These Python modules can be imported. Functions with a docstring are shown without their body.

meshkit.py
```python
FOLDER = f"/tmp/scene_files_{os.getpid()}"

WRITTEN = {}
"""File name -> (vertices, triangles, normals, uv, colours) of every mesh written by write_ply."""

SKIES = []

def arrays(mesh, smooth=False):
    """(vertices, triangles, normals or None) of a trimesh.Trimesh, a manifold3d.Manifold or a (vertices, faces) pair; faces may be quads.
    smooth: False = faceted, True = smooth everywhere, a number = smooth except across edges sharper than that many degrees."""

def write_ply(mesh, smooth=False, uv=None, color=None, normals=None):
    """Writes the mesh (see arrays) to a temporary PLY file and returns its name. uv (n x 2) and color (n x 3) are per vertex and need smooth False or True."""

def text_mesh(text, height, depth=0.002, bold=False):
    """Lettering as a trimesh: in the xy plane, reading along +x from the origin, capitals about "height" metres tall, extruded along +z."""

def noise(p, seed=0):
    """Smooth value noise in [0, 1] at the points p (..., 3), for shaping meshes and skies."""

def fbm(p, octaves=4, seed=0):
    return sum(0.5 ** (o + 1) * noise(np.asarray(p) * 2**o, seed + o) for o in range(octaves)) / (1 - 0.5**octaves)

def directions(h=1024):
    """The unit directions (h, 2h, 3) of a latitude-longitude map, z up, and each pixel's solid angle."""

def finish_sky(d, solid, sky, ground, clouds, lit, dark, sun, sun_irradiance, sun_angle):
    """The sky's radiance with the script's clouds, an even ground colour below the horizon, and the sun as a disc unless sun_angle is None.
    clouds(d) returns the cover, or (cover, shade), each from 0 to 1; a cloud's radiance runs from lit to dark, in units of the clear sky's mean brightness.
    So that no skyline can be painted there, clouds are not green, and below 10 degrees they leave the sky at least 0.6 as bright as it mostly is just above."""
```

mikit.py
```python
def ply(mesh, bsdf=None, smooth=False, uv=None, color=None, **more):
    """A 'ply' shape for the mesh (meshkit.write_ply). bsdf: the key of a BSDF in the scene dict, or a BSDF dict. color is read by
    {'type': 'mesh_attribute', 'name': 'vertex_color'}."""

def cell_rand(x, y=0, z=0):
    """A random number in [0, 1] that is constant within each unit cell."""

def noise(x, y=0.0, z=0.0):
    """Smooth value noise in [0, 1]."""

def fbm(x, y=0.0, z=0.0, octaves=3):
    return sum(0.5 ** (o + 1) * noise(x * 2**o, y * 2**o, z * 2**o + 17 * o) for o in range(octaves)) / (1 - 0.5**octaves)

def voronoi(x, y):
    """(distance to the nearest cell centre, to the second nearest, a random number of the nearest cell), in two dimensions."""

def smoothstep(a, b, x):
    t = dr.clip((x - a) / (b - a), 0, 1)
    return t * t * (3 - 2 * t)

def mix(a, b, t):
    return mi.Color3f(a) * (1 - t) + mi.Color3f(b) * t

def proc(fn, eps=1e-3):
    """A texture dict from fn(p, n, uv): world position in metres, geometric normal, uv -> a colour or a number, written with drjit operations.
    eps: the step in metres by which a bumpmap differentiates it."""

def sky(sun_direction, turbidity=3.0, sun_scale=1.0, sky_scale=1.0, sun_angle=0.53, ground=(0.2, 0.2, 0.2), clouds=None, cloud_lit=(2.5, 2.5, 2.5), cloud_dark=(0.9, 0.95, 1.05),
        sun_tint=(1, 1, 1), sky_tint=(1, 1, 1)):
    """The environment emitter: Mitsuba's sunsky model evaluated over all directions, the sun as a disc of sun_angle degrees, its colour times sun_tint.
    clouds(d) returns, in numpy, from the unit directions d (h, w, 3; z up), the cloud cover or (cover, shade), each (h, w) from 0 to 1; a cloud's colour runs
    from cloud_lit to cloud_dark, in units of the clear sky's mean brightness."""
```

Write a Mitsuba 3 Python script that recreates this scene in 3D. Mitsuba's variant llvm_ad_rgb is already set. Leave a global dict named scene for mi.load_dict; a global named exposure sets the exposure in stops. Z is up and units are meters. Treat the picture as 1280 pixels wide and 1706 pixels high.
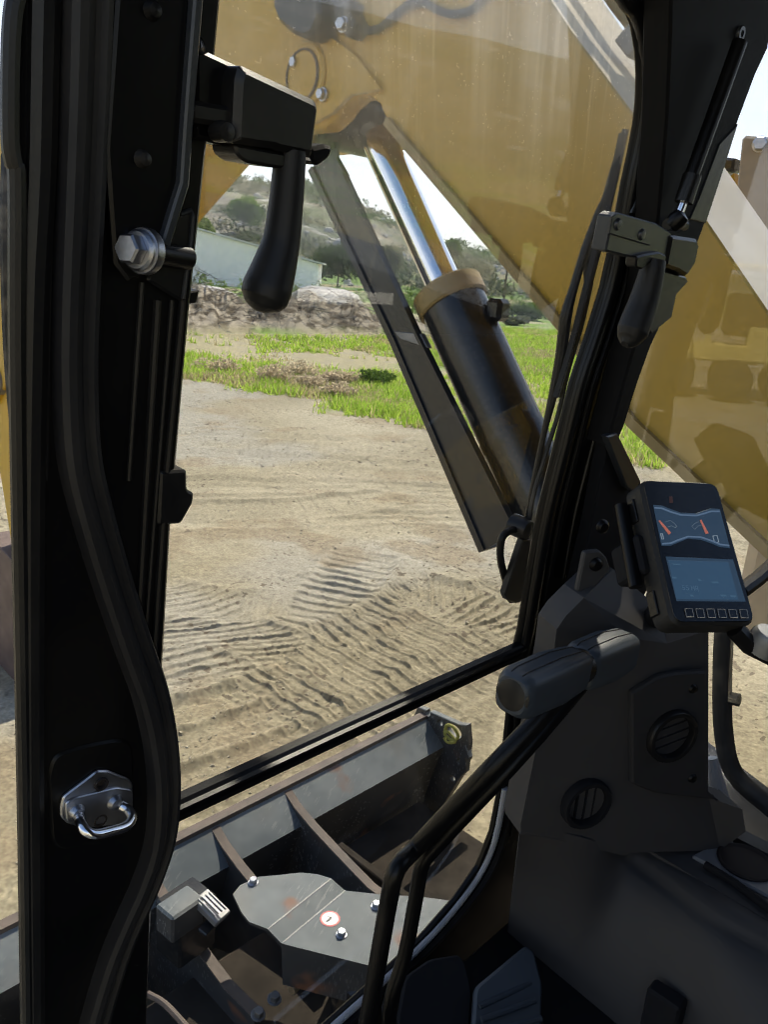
import math, random
import numpy as np, trimesh, mitsuba as mi, drjit as dr
import shapely.geometry as sg
import mikit, meshkit
from mikit import proc, noise as nz, fbm as fb, voronoi as vor, smoothstep as sst, mix

random.seed(5); rng = np.random.default_rng(5)
scene, labels = {}, {}
A = lambda *v: np.array(v, float)
T = mi.ScalarTransform4f

# ------------------------------------------------------------------ camera, sky, exposure
EYE = A(0, 0, 2.15); FOC = 1342.0
_h, _p, _r = np.radians([47.0, -16.5, 4.5])
FW = A(math.sin(_h)*math.cos(_p), math.cos(_h)*math.cos(_p), math.sin(_p))
_rt = A(math.cos(_h), -math.sin(_h), 0); _up = np.cross(_rt, FW)
RT = _rt*math.cos(_r) + _up*math.sin(_r); UP = _up*math.cos(_r) - _rt*math.sin(_r)
scene['camera'] = dict(type='perspective', fov=2*math.degrees(math.atan(640/FOC)), fov_axis='x', near_clip=0.02, far_clip=6000.0,
                       to_world=T().look_at(origin=EYE.tolist(), target=(EYE+FW).tolist(), up=UP.tolist()))
SUN = A(0.60, 0.30, 0.74)
def clouds(d):
    f = meshkit.fbm(np.stack([d[..., 0]*3, d[..., 1]*3, d[..., 2]*9], -1), 5, 3)
    low = np.clip(1-d[..., 2]/.55, 0, 1)**1.5
    c = np.clip(.72*low+np.clip((f-.52)/.3, 0, 1)*.35, 0, 1)
    return c, np.zeros_like(c)
scene['sky'] = mikit.sky(SUN.tolist(), turbidity=3.5, clouds=clouds, cloud_lit=(2.9, 2.93, 2.98), cloud_dark=(1.1, 1.15, 1.2), ground=(0.28, 0.24, 0.18), sun_tint=(.90, 1.0, 1.09))
exposure = 2.2

# ------------------------------------------------------------------ placing: a measured pixel on a known plane gives a point of the machine
def pt(px, py, n, c):
    d = FW*FOC + RT*(px-640) - UP*(py-853); n = A(*n)
    return EYE + d*((c-n@EYE)/(n@d))
XP = lambda px, py, c: pt(px, py, (1, 0, 0), c)
YP = lambda px, py, c: pt(px, py, (0, 1, 0), c)
ZP = lambda px, py, c=0.0: pt(px, py, (0, 0, 1), c)
WN = A(0, 1, 0.09)/math.hypot(1, .09); WC = (0.6+0.09*1.6)/math.hypot(1, .09)   # the windscreen leans back 5 degrees
WP = lambda px, py, off=0.0: pt(px, py, WN, WC+off)
CN = A(.45, .893, 0); CC = .845                                                # front corner console face
CP = lambda px, py, off=0.0: pt(px, py, CN, CC+off)

# ------------------------------------------------------------------ mesh helpers
unit = lambda v: np.asarray(v, float)/max(np.linalg.norm(v), 1e-12)
cat = lambda *ms: trimesh.util.concatenate([m for q in ms for m in (q if isinstance(q, (list, tuple)) else [q])])
def basis(n):
    n = unit(n); a = A(0, 0, 1) if abs(n[2]) < .9 else A(0, 1, 0)
    u = unit(np.cross(a, n)); return u, np.cross(n, u), n
def inset(P2, d):
    n = len(P2); out = []
    for i in range(n):
        a, b, c = P2[i-1], P2[i], P2[(i+1) % n]
        e1, e2 = unit(b-a), unit(c-b); n1, n2 = A(-e1[1], e1[0]), A(-e2[1], e2[0])
        m = n1+n2; k = max(m@m/2, .35); out.append(b+m/k*d)
    return np.array(out)
def rounded(P2, r, k=4):
    P2 = np.asarray(P2, float); out = []; n = len(P2)
    for i in range(n):
        a, b, c = P2[i-1], P2[i], P2[(i+1) % n]
        q = min(r, .45*np.linalg.norm(a-b), .45*np.linalg.norm(c-b))
        s, e = b+unit(a-b)*q, b+unit(c-b)*q
        for t in np.linspace(0, 1, k+1): out.append((1-t)**2*s+2*t*(1-t)*b+t*t*e)
    return np.array(out)
def prism(P3, toward, depth, bevel=.002, rnd=0.0, hole=None):
    """solid from a planar outline; its front lies on the outline, 'toward' points out of the front, depth goes behind it"""
    P3 = np.asarray(P3, float); o = P3.mean(0); u, v, w = basis(toward)
    P2 = np.stack([(P3-o)@u, (P3-o)@v], 1)
    if rnd: P2 = rounded(P2, rnd)
    if sg.Polygon(P2).exterior.is_ccw is False: P2 = P2[::-1]
    back = -depth; rings = [(inset(P2, bevel), 0), (P2, -bevel), (P2, back+bevel), (inset(P2, bevel), back)] if bevel > 0 else [(P2, 0), (P2, back)]
    n = len(P2); V = []; Fc = []
    for q, z in rings: V.append(o+q[:, :1]*u+q[:, 1:]*v+z*w)
    for k in range(len(rings)-1):
        for i in range(n):
            j = (i+1) % n; a, b, c, d = k*n+i, k*n+j, (k+1)*n+j, (k+1)*n+i
            Fc += [[a, c, b], [a, d, c]]
    for (q, z), flip in ((rings[0], 0), (rings[-1], 1)):
        poly = sg.Polygon(q).buffer(0)
        for g in getattr(poly, 'geoms', [poly]):
            tv, tf = trimesh.creation.triangulate_polygon(g, engine='earcut')
            base = sum(len(x) for x in V); V.append(o+tv[:, :1]*u+tv[:, 1:]*v+z*w)
            ccw = np.cross(tv[tf[0, 1]]-tv[tf[0, 0]], tv[tf[0, 2]]-tv[tf[0, 0]]) > 0
            tf = tf if ccw ^ bool(flip) else tf[:, ::-1]
            Fc += (tf+base).tolist()
    m = trimesh.Trimesh(np.vstack(V), np.array(Fc), process=False); m.merge_vertices(); return m
def smooth_path(P, k=6):
    P = np.asarray(P, float); Q = np.vstack([2*P[0]-P[1], P, 2*P[-1]-P[-2]]); out = []
    for i in range(1, len(Q)-2):
        for t in np.linspace(0, 1, k, endpoint=False):
            a, b, c, d = Q[i-1:i+3]
            out.append(.5*(2*b+(c-a)*t+(2*a-5*b+4*c-d)*t*t+(3*b-a-3*c+d)*t**3))
    out.append(P[-1]); return np.array(out)
def tube(P, r, seg=12, smooth=0, caps=True, squash=1.0):
    P = np.asarray(P, float); R = np.full(len(P), r) if np.isscalar(r) else np.asarray(r, float)
    if smooth:
        n0 = len(P); P2 = smooth_path(P, smooth); R = np.interp(np.linspace(0, n0-1, len(P2)), np.arange(n0), R); P = P2
    t = np.gradient(P, axis=0); t /= np.linalg.norm(t, axis=1, keepdims=True)+1e-12
    u = unit(np.cross(t[0], A(.3, .2, .93) if abs(t[0][2]) < .9 else A(1, 0, 0))); V = []
    th = np.linspace(0, 2*np.pi, seg, endpoint=False)
    for i in range(len(P)):
        u = unit(u-t[i]*(u@t[i])); v = np.cross(t[i], u)
        V.append(P[i]+R[i]*(np.cos(th)[:, None]*u+np.sin(th)[:, None]*v*squash))
    V = np.vstack(V); Fc = []
    for i in range(len(P)-1):
        for j in range(seg):
            a, b = i*seg+j, i*seg+(j+1) % seg; Fc += [[a, b, b+seg], [a, b+seg, a+seg]]
    if caps:
        n = len(V); V = np.vstack([V, P[0], P[-1]]); l = (len(P)-1)*seg
        for j in range(seg): Fc += [[n, (j+1) % seg, j], [n+1, l+j, l+(j+1) % seg]]
    return trimesh.Trimesh(V, Fc, process=False)
def sweep(path, normal, prof, close=True, smooth=0):
    """profile points (side, out) carried along a path that lies in a plane with this normal (out of the plane, towards the viewer)"""
    P = smooth_path(path, smooth) if smooth else np.asarray(path, float); n = unit(normal); prof = np.asarray(prof, float); V = []
    for i in range(len(P)):
        t1 = unit(P[i]-P[i-1]) if i else unit(P[1]-P[0]); t2 = unit(P[i+1]-P[i]) if i < len(P)-1 else t1
        s1, s2 = np.cross(t1, n), np.cross(t2, n); s = unit(s1+s2); s = s/max(s@s1, .5)
        V.append(P[i]+prof[:, :1]*s+prof[:, 1:]*n)
    V = np.vstack(V); m = len(prof); Fc = []
    for i in range(len(P)-1):
        for j in range(m if close else m-1):
            a, b = i*m+j, i*m+(j+1) % m; Fc += [[a, b, b+m], [a, b+m, a+m]]
    ms = trimesh.Trimesh(V, Fc, process=False)
    if close:
        for k, fl in ((0, 0), (len(P)-1, 1)):
            c = len(ms.vertices); vv = np.vstack([ms.vertices, V[k*m:(k+1)*m].mean(0)])
            ff = [[c, k*m+j, k*m+(j+1) % m][::(-1 if not fl else 1)] for j in range(m)]
            ms = trimesh.Trimesh(vv, np.vstack([ms.faces, ff]), process=False)
        if ms.volume < 0: ms.invert()
    return ms
def lathe(prof, origin, axis, seg=28):
    u, v, w = basis(axis); th = np.linspace(0, 2*np.pi, seg, endpoint=False); V = []
    for r, z in prof: V.append(A(*origin)+z*w+r*(np.cos(th)[:, None]*u+np.sin(th)[:, None]*v))
    V = np.vstack(V); Fc = []
    for i in range(len(prof)-1):
        for j in range(seg):
            a, b = i*seg+j, i*seg+(j+1) % seg; Fc += [[a, b, b+seg], [a, b+seg, a+seg]]
    m = trimesh.Trimesh(V, Fc, process=True); m.fix_normals() if len(m.faces) < 4000 else None
    return m
def box(c, size, R=None, ch=.003):
    s = np.asarray(size, float)/2; ch = min(ch, s.min()*.6); pts = []
    for k in range(3):
        for a in (-1, 1):
            for b in (-1, 1):
                for e in (-1, 1):
                    q = A(a, b, e)*(s-ch); q[k] = A(a, b, e)[k]*s[k]; pts.append(q)
    m = trimesh.convex.convex_hull(np.array(pts))
    if R is not None: m.apply_transform(np.vstack([np.hstack([np.array(R), np.zeros((3, 1))]), [0, 0, 0, 1]]))
    m.apply_translation(c); return m
def frame_R(x, z):
    z = unit(z); x = unit(x-z*(A(*x)@z)); return np.stack([x, np.cross(z, x), z], 1)
def hexbolt(o, axis, af, h, washer=None):
    ms = []
    if washer: ms.append(lathe([(0, 0), (washer, 0), (washer, .0022), (washer*.93, .003), (0, .003)], o, axis)); o = A(*o)+unit(axis)*.003
    r = af/math.sqrt(3)
    ms.append(lathe([(0, 0), (r, 0), (r, h*.82), (r*.86, h), (0, h)], o, axis, 6)); return cat(ms)
def facets(verts, faces):
    m = trimesh.Trimesh(np.array(verts), np.array(faces), process=False); return m

# ------------------------------------------------------------------ scene entries
def numbered(k):
    if k not in scene and k not in labels and not any(q.startswith(k+'__') for q in scene): return k
    i = 1
    while f'{k}_{i:03d}' in scene or f'{k}_{i:03d}' in labels or any(q.startswith(f'{k}_{i:03d}__') for q in scene): i += 1
    return f'{k}_{i:03d}'
def thing(name, label, category, group=None):
    k = numbered(name); labels[k] = dict(label=label, category=category)
    if group: labels[k]['group'] = group
    return k
def part(parent, name, mesh, mat, label=None, smooth=30, stuff=False, **kw):
    k = numbered(parent+'__'+name); scene[k] = mikit.ply(mesh, mat, smooth=smooth, **kw)
    if label: labels[k] = {'label': label}
    if stuff: labels.setdefault(k, {})['kind'] = 'stuff'
    return k
def solo(name, label, category, mesh, mat, group=None, kind=None, smooth=30, **kw):
    k = numbered(name); scene[k] = mikit.ply(mesh, mat, smooth=smooth, **kw); labels[k] = dict(label=label)
    if category: labels[k]['category'] = category
    if group: labels[k]['group'] = group
    if kind: labels[k]['kind'] = kind
    return k
def struct(name, label, mesh, mat, smooth=True, **kw): return solo(name, label, None, mesh, mat, kind='structure', smooth=smooth, **kw)

# ------------------------------------------------------------------ materials
def mat(name, col, rough=.5, metal=0., spec=.5, bump=None, two=True, **kw):
    base = {'type': 'rgb', 'value': list(col)} if not callable(col) else proc(col)
    rg = rough if not callable(rough) else proc(rough)
    d = dict(type='principled', base_color=base, roughness=rg, metallic=metal, specular=spec, **kw)
    if bump: d = {'type': 'bumpmap', 'arbitrary': proc(bump[0], eps=bump[2] if len(bump) > 2 else 1e-3), 'scale': bump[1], 'nested': d}
    scene[name] = {'type': 'twosided', 'nested': d} if two else d
    return name
mat('black_paint', lambda p, n, uv: mix((.0035, .0035, .004), (.008, .0075, .007), sst(.5, .75, fb(p.x*9, p.y*9, p.z*5))), lambda p, n, uv: .22+.2*fb(p.x*14, p.y*14, p.z*14), spec=.22)
mat('matte_black', lambda p, n, uv: mix((.004, .004, .0045), (.008, .008, .0085), fb(p.x*9, p.y*9, p.z*9)), .65, spec=.12)
mat('satin_black', lambda p, n, uv: mix((.007, .007, .0075), (.022, .020, .018), sst(.4, .85, fb(p.x*20, p.y*20, p.z*9, 4))), .36, spec=.35)
mat('rubber', lambda p, n, uv: mix((.010, .0098, .011), (.034, .032, .030), sst(.45, .85, fb(p.x*16, p.y*16, p.z*7, 4))), .55, spec=.3)
mat('gasket_rubber', (.004, .004, .0045), .3, spec=.3)
mat('grip_rubber', lambda p, n, uv: mix((.008, .008, .0085), (.014, .0135, .0135), fb(p.x*40, p.y*40, p.z*25)), .48, spec=.3)
grain = lambda p, n, uv: nz(p.x*700, p.y*700, p.z*700)
mat('console_plastic', lambda p, n, uv: mix((.040, .039, .041), (.054, .052, .052), fb(p.x*7, p.y*7, p.z*7)), .58, spec=.25, bump=(grain, .00012, 3e-4))
mat('dark_plastic', lambda p, n, uv: mix((.010, .0105, .0125), (.015, .015, .017), fb(p.x*9, p.y*9, p.z*9)), .7, spec=.10, bump=(grain, .0001, 3e-4))
mat('grey_grip', lambda p, n, uv: mix((.026, .034, .044), (.038, .047, .058), fb(p.x*16, p.y*16, p.z*16)), .42)
mat('monitor_shell', (.020, .0195, .019), .55, spec=.3)
mat('monitor_face', (.005, .0065, .010), .22, spec=.4)
mat('chrome', (.86, .87, .9), .07, 1.)
mat('zinc', lambda p, n, uv: mix((.36, .37, .40), (.58, .59, .63), fb(p.x*60, p.y*60, p.z*60)), lambda p, n, uv: .24+.2*fb(p.x*90, p.y*90, p.z*90), 1.)
mat('dull_steel', lambda p, n, uv: mix((.16, .165, .17), (.32, .32, .32), fb(p.x*50, p.y*50, p.z*50)), .5, .6)
mat('hole_dark', (.012, .007, .006), .8)
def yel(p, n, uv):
    dust_sun = sst(.42, .8, fb(p.x*3.1, p.y*3.1, p.z*3.1, 4)); streak = sst(.45, .85, fb(p.x*2, p.y*9+p.z*3, p.z*1.2, 4))
    c = mix((.47, .28, .014), (.44, .285, .05), dust_sun)
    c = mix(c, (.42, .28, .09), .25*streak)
    return mix(c, mix((.50, .44, .33), (.60, .55, .45), dust_sun), .85*sst(.45, .66, n.z))  # up-facing plates painted pale for sun glare, on top of dust
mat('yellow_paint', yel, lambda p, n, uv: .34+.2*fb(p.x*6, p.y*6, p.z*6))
mat('yellow_edge', lambda p, n, uv: mix((.30, .21, .06), (.27, .20, .09), fb(p.x*8, p.y*8, p.z*8)), .5)
def blackdust(p, n, uv):
    d = sst(.4, .85, fb(p.x*5, p.y*5, p.z*5, 4)); s = sst(.62, .7, nz(p.x*90, p.y*90, p.z*90))*.5
    return mix((.008, .009, .011), (.045, .042, .037), dr.minimum(d*.5+s*.3, 1))
mat('cylinder_black', blackdust, lambda p, n, uv: .13+.2*fb(p.x*7, p.y*7, p.z*7), spec=.65)
mat('guard_black', lambda p, n, uv: mix((.014, .016, .020), (.05, .048, .044), sst(.6, .9, fb(p.x*8, p.y*8, p.z*8, 4))), lambda p, n, uv: .16+.22*fb(p.x*9, p.y*9, p.z*9), spec=.7)
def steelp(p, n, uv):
    big = fb(p.x*2.2, p.y*2.2, p.z*2.2, 4); c = mix((.035, .037, .040), (.055, .054, .052), big); dust_sun = mix((.095, .115, .126), (.185, .205, .212), sst(.3, .75, fb(p.x*6, p.y*6, p.z*6, 4))); c = mix(c, dust_sun, sst(.12, .5, n.z))  # dusty tone also paints upward faces sunlit and the rest shaded
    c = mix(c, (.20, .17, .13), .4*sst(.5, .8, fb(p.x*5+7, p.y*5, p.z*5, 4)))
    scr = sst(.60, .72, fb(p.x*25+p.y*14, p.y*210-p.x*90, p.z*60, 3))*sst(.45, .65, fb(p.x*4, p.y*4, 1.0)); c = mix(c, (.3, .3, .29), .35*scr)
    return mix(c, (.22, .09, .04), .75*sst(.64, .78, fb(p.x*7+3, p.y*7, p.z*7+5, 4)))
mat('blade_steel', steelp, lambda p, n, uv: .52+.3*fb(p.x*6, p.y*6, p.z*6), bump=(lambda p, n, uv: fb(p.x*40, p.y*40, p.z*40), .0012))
mat('rusty_edge', lambda p, n, uv: mix((.060, .052, .048), (.155, .115, .09), fb(p.x*22, p.y*22, p.z*22, 4)), .7)
mat('tan_steel', lambda p, n, uv: mix((.40, .30, .16), (.3, .22, .13), fb(p.x*15, p.y*15, p.z*15)), .7)
mat('yellow_rope', (.30, .29, .07), .8)
mat('white_decal', (.75, .73, .72), .5); mat('red_decal', (.65, .16, .16), .5); mat('dark_decal', (.08, .07, .07), .5)
mat('teal_decal', (.08, .25, .2), .5)
mat('hose_black', lambda p, n, uv: mix((.02, .02, .02), (.09, .08, .065), sst(.35, .8, fb(p.x*18, p.y*18, p.z*18))), .6)
def wdust(p, n, uv):
    hi = sst(2.10, 2.45, p.z+.10*(fb(p.x*4, p.z*4, 1.0)-.5)); sx = p.x+p.z*.22
    streak = sst(.50, .80, fb(sx*24, p.z*1.6, 1.0, 4)); blot = fb(p.x*5, p.z*5, 3.0, 4)
    fine = sst(.60, .85, fb(sx*90, p.z*5, 5.0, 3))
    speck = sst(.88, .95, nz(p.x*420, p.z*420, 2.0))*sst(.5, .7, nz(p.x*60, p.z*60))
    return dr.clip(hi*((.050+.085*hi)*(.3+.9*blot+1.0*streak*hi+.5*fine)+.14*speck), 0, .5)
scene['clear_glass'] = {'type': 'thindielectric', 'int_ior': 1.5}
scene['dust_film'] = {'type': 'blendbsdf', 'weight': proc(wdust), 'a_clear': {'type': 'null'},
                      'b_dust': {'type': 'principledthin', 'base_color': {'type': 'rgb', 'value': [.95, .90, .80]}, 'roughness': .9, 'diff_trans': 1.9}}

# ------------------------------------------------------------------ ground
sstep = lambda a, b, x: (lambda t: t*t*(3-2*t))(np.clip((x-a)/(b-a), 0, 1))
mfb = lambda x, y, s, o=4, k=0: meshkit.fbm(np.stack([np.asarray(x)*s, np.asarray(y)*s, np.full_like(x, 3.7)], -1), o, k)
def grass_edge(y): return 10.75-.185*y+.35*np.sin(y*1.3)+.25*np.sin(y*3.1+1)
SKY_AZ = [-40, 0, 15, 24, 30, 33, 35.8, 36.8, 38, 40, 42.3, 44.7, 46.2, 48.8, 51.8, 53.7, 55.4, 60, 70, 82, 100, 112, 150, 160]
SKY_EL = [1.2, 2.2, 3.2, 3.9, 4.4, 4.7, 4.9, 4.7, 4.7, 4.75, 4.1, 3.3, 2.7, 1.9, 1.35, 1.6, 1.3, 2.2, 3.0, 3.4, 5.5, 7.5, 7.0, 5.0]  # unseen hills at the right end raised to darken windscreen reflections
def hill_h(x, y):
    r = np.hypot(x, y); az = np.degrees(np.arctan2(x, y))
    el = np.interp(az, SKY_AZ, SKY_EL)*1.0
    top = np.tan(np.radians(el))*330+2.15
    up = sstep(118, 330, r); near = sstep(60, 118, r)
    rough = (mfb(x, y, 1/38, 5, 2)-.5)*9*up+(mfb(x, y, 1/9, 4, 4)-.5)*2.4*up
    return top*up+rough+near*.0-.35*sstep(60, 100, r)*(1-up)
def poly_sd(x, y, path):
    """arc length along and signed distance from a ground polyline"""
    best = np.full_like(x, 1e9); S = np.zeros_like(x); D = np.full_like(x, 1e9); l = 0
    for a, b in zip(path[:-1], path[1:]):
        e = b-a; L = np.hypot(*e); e = e/L; dx, dy = x-a[0], y-a[1]
        s = np.clip(dx*e[0]+dy*e[1], 0, L); ds = np.hypot(dx-s*e[0], dy-s*e[1]); sg_ = dx*e[1]-dy*e[0]
        m = ds < best; best = np.where(m, ds, best); S = np.where(m, l+dx*e[0]+dy*e[1], S); D = np.where(m, ds*np.sign(sg_), D); l += L
    return S, D, l
gp = lambda *q: [ZP(*a)[:2] for a in q]
# (path in order, half width, bar spacing, bar height, skew)
TRACKS = [(gp((610, 925), (565, 985), (520, 1045), (450, 1100), (400, 1150)), .28, .125, .015, 0.1),
          (gp((360, 1175), (470, 1115), (560, 1068), (650, 1038), (730, 985)), .30, .10, .020, .25),
          (gp((450, 1240), (560, 1165), (640, 1115), (720, 1065), (800, 1015), (860, 985)), .29, .10, .019, .2),
          (gp((690, 985), (760, 1000), (820, 1030), (880, 1075)), .32, .09, .018, -.3),
          (gp((560, 1260), (660, 1190), (760, 1120), (850, 1060)), .25, .13, .016, .3),
          (gp((285, 1030), (330, 1050), (400, 1075), (450, 1095)), .36, .085, .011, .7),
          (gp((270, 985), (330, 1000), (400, 1010), (470, 1000)), .25, .11, .010, .6),
          (gp((270, 1090), (330, 1110), (380, 1130)), .25, .11, .013, .5),
          (gp((250, 1160), (330, 1215), (400, 1262), (490, 1310)), .45, .27, .026, .1),
          (gp((660, 830), (480, 850), (330, 850)), .3, .14, .004, .3)]
def relief(x, y):
    r = np.hypot(x, y)
    h = (mfb(x, y, .55, 3, 1)-.5)*.10+(mfb(x, y, 2.6, 4, 5)-.5)*.034+(mfb(x, y, 13, 3, 6)-.5)*.013
    cl = mfb(x, y, 30, 2, 8); h = h+np.clip(cl-.62, 0, 1)*.05*sstep(.4, .62, mfb(x, y, 1.3, 3, 9))
    # wheel ruts that sweep across the yard
    for R0, cx, cy, a in ((7.4, 1.0, -1.0, .020), (8.3, 1.0, -1.0, .024), (10.2, .4, -1.6, .016), (11.4, .4, -1.6, .016)):
        d = np.hypot(x-cx, y-cy)-R0-(mfb(x, y, .4, 3, 21)-.5)*1.3
        h = h-a*np.exp(-(d/.14)**2)+a*.5*np.exp(-((np.abs(d)-.26)/.09)**2)
        h = h+.004*np.sin(d*42)*np.exp(-(d/.55)**2)*sstep(6.4, 7.2, r)
    shp = h.shape; h = h.ravel(); fx, fy = np.broadcast_to(x, shp).ravel(), np.broadcast_to(y, shp).ravel()
    for k, (path, hw, sp, amp, sk) in enumerate(TRACKS):
        P_ = np.array(path); near = np.nonzero((fx > P_[:, 0].min()-.7) & (fx < P_[:, 0].max()+.7) & (fy > P_[:, 1].min()-.7) & (fy < P_[:, 1].max()+.7))[0]
        if not len(near): continue
        S, D, L = poly_sd(fx[near], fy[near], path); ok = (np.abs(D) < hw*1.5) & (S > -.2) & (S < L+.2)
        near, S, D = near[ok], S[ok], D[ok]; X_, Y_ = fx[near], fy[near]
        wob = (mfb(X_, Y_, 3.2, 3, 30+k)-.5)
        s_ = S+sk*D+wob*.06; m = sstep(hw*1.12, hw*.8, np.abs(D+wob*.08))*sstep(-.1, .05, S)*sstep(L+.1, L-.05, S)
        broken = sstep(.30, .52, mfb(X_, Y_, 2.1, 4, 50+k))
        ph = (s_/sp) % 1; idx = np.floor(s_/sp)
        amp_b = amp*(.55+.75*((np.sin(idx*91.7+k*3.1)*43758.5) % 1))
        crumb = np.clip(.15+1.7*mfb(X_, Y_, 8.5, 3, 110+k), 0, 1.5); bar = np.exp(-((ph-.28)/.10)**2)*crumb-.5*np.exp(-((ph-.55)/.17)**2)+(mfb(X_, Y_, 24, 2, 130)-.5)*.7
        berm = np.exp(-((np.abs(D)-hw*1.08)/.06)**2)*sstep(-.1, .1, S)*sstep(L+.1, L-.1, S)
        h[near] = h[near]*(1-.75*m)+amp_b*bar*m*(.25+.75*broken)-.012*m+.014*berm*(.4+mfb(X_, Y_, 7, 3, 70+k))
    h = h.reshape(shp)
    h = h*(1+.9*sstep(14, 30, r))+(mfb(x, y, 22, 3, 41)-.5)*.006*sstep(9, 5, r)
    return h*sstep(60, 45, r)
MOUND = [(14.6, 22.0, 3.2, 2.2, 1.25), (17.2, 21.2, 2.6, 1.9, 1.35), (19.3, 20.6, 2.3, 1.6, 1.05), (12.4, 23.3, 2.4, 2.0, 1.0), (22.4, 19.6, 2.2, 1.4, .6), (10.0, 25.0, 3, 2, .8)]
def mound(x, y):
    h = 0*x
    for cx, cy, sx, sy, a in MOUND:
        q = ((x-cx)/sx)**2+((y-cy)/sy)**2; h = np.maximum(h, a*np.exp(-q*1.2))
    return h*(.7+.6*mfb(x, y, 1.1, 4, 12))+h*(mfb(x, y, 4, 3, 14)-.5)*.9
height = lambda x, y: relief(x, y)+mound(x, y)+hill_h(x, y)
def polar(az, rr, fn):
    a, r = np.meshgrid(np.radians(az), rr); x, y = r*np.sin(a), r*np.cos(a); z = fn(x, y)
    V = np.stack([x, y, z], -1).reshape(-1, 3); n = len(az); i, j = np.meshgrid(np.arange(len(rr)-1), np.arange(n-1), indexing='ij')
    k = (i*n+j).ravel(); F = np.vstack([np.stack([k, k+n, k+n+1], 1), np.stack([k, k+n+1, k+1], 1)])
    return trimesh.Trimesh(V, F[:, ::-1] if True else F, process=False)
def upright(m):
    if m.face_normals[:50, 2].mean() < 0: m.invert()
    return m
az_n = np.concatenate([np.linspace(-200, 6, 44)[:-1], np.linspace(6, 16, 30)[:-1], np.linspace(16, 74, 720), np.linspace(74, 88, 36)[1:], np.linspace(88, 160, 20)[1:]])
rr_n = 1/np.linspace(1/1.0, 1/1.9, 30)[:-1]
rr_n = [.02]+rr_n.tolist()+[1.9]
while rr_n[-1] < 62: rr_n.append(rr_n[-1]+max(.0075, .00033*rr_n[-1]**2 if rr_n[-1] < 8.5 else .0010*rr_n[-1]**2))
rr_n = np.array(rr_n)
az_f = np.concatenate([np.linspace(-200, 10, 40)[:-1], np.linspace(10, 90, 420), np.linspace(90, 160, 20)[1:]])
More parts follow.
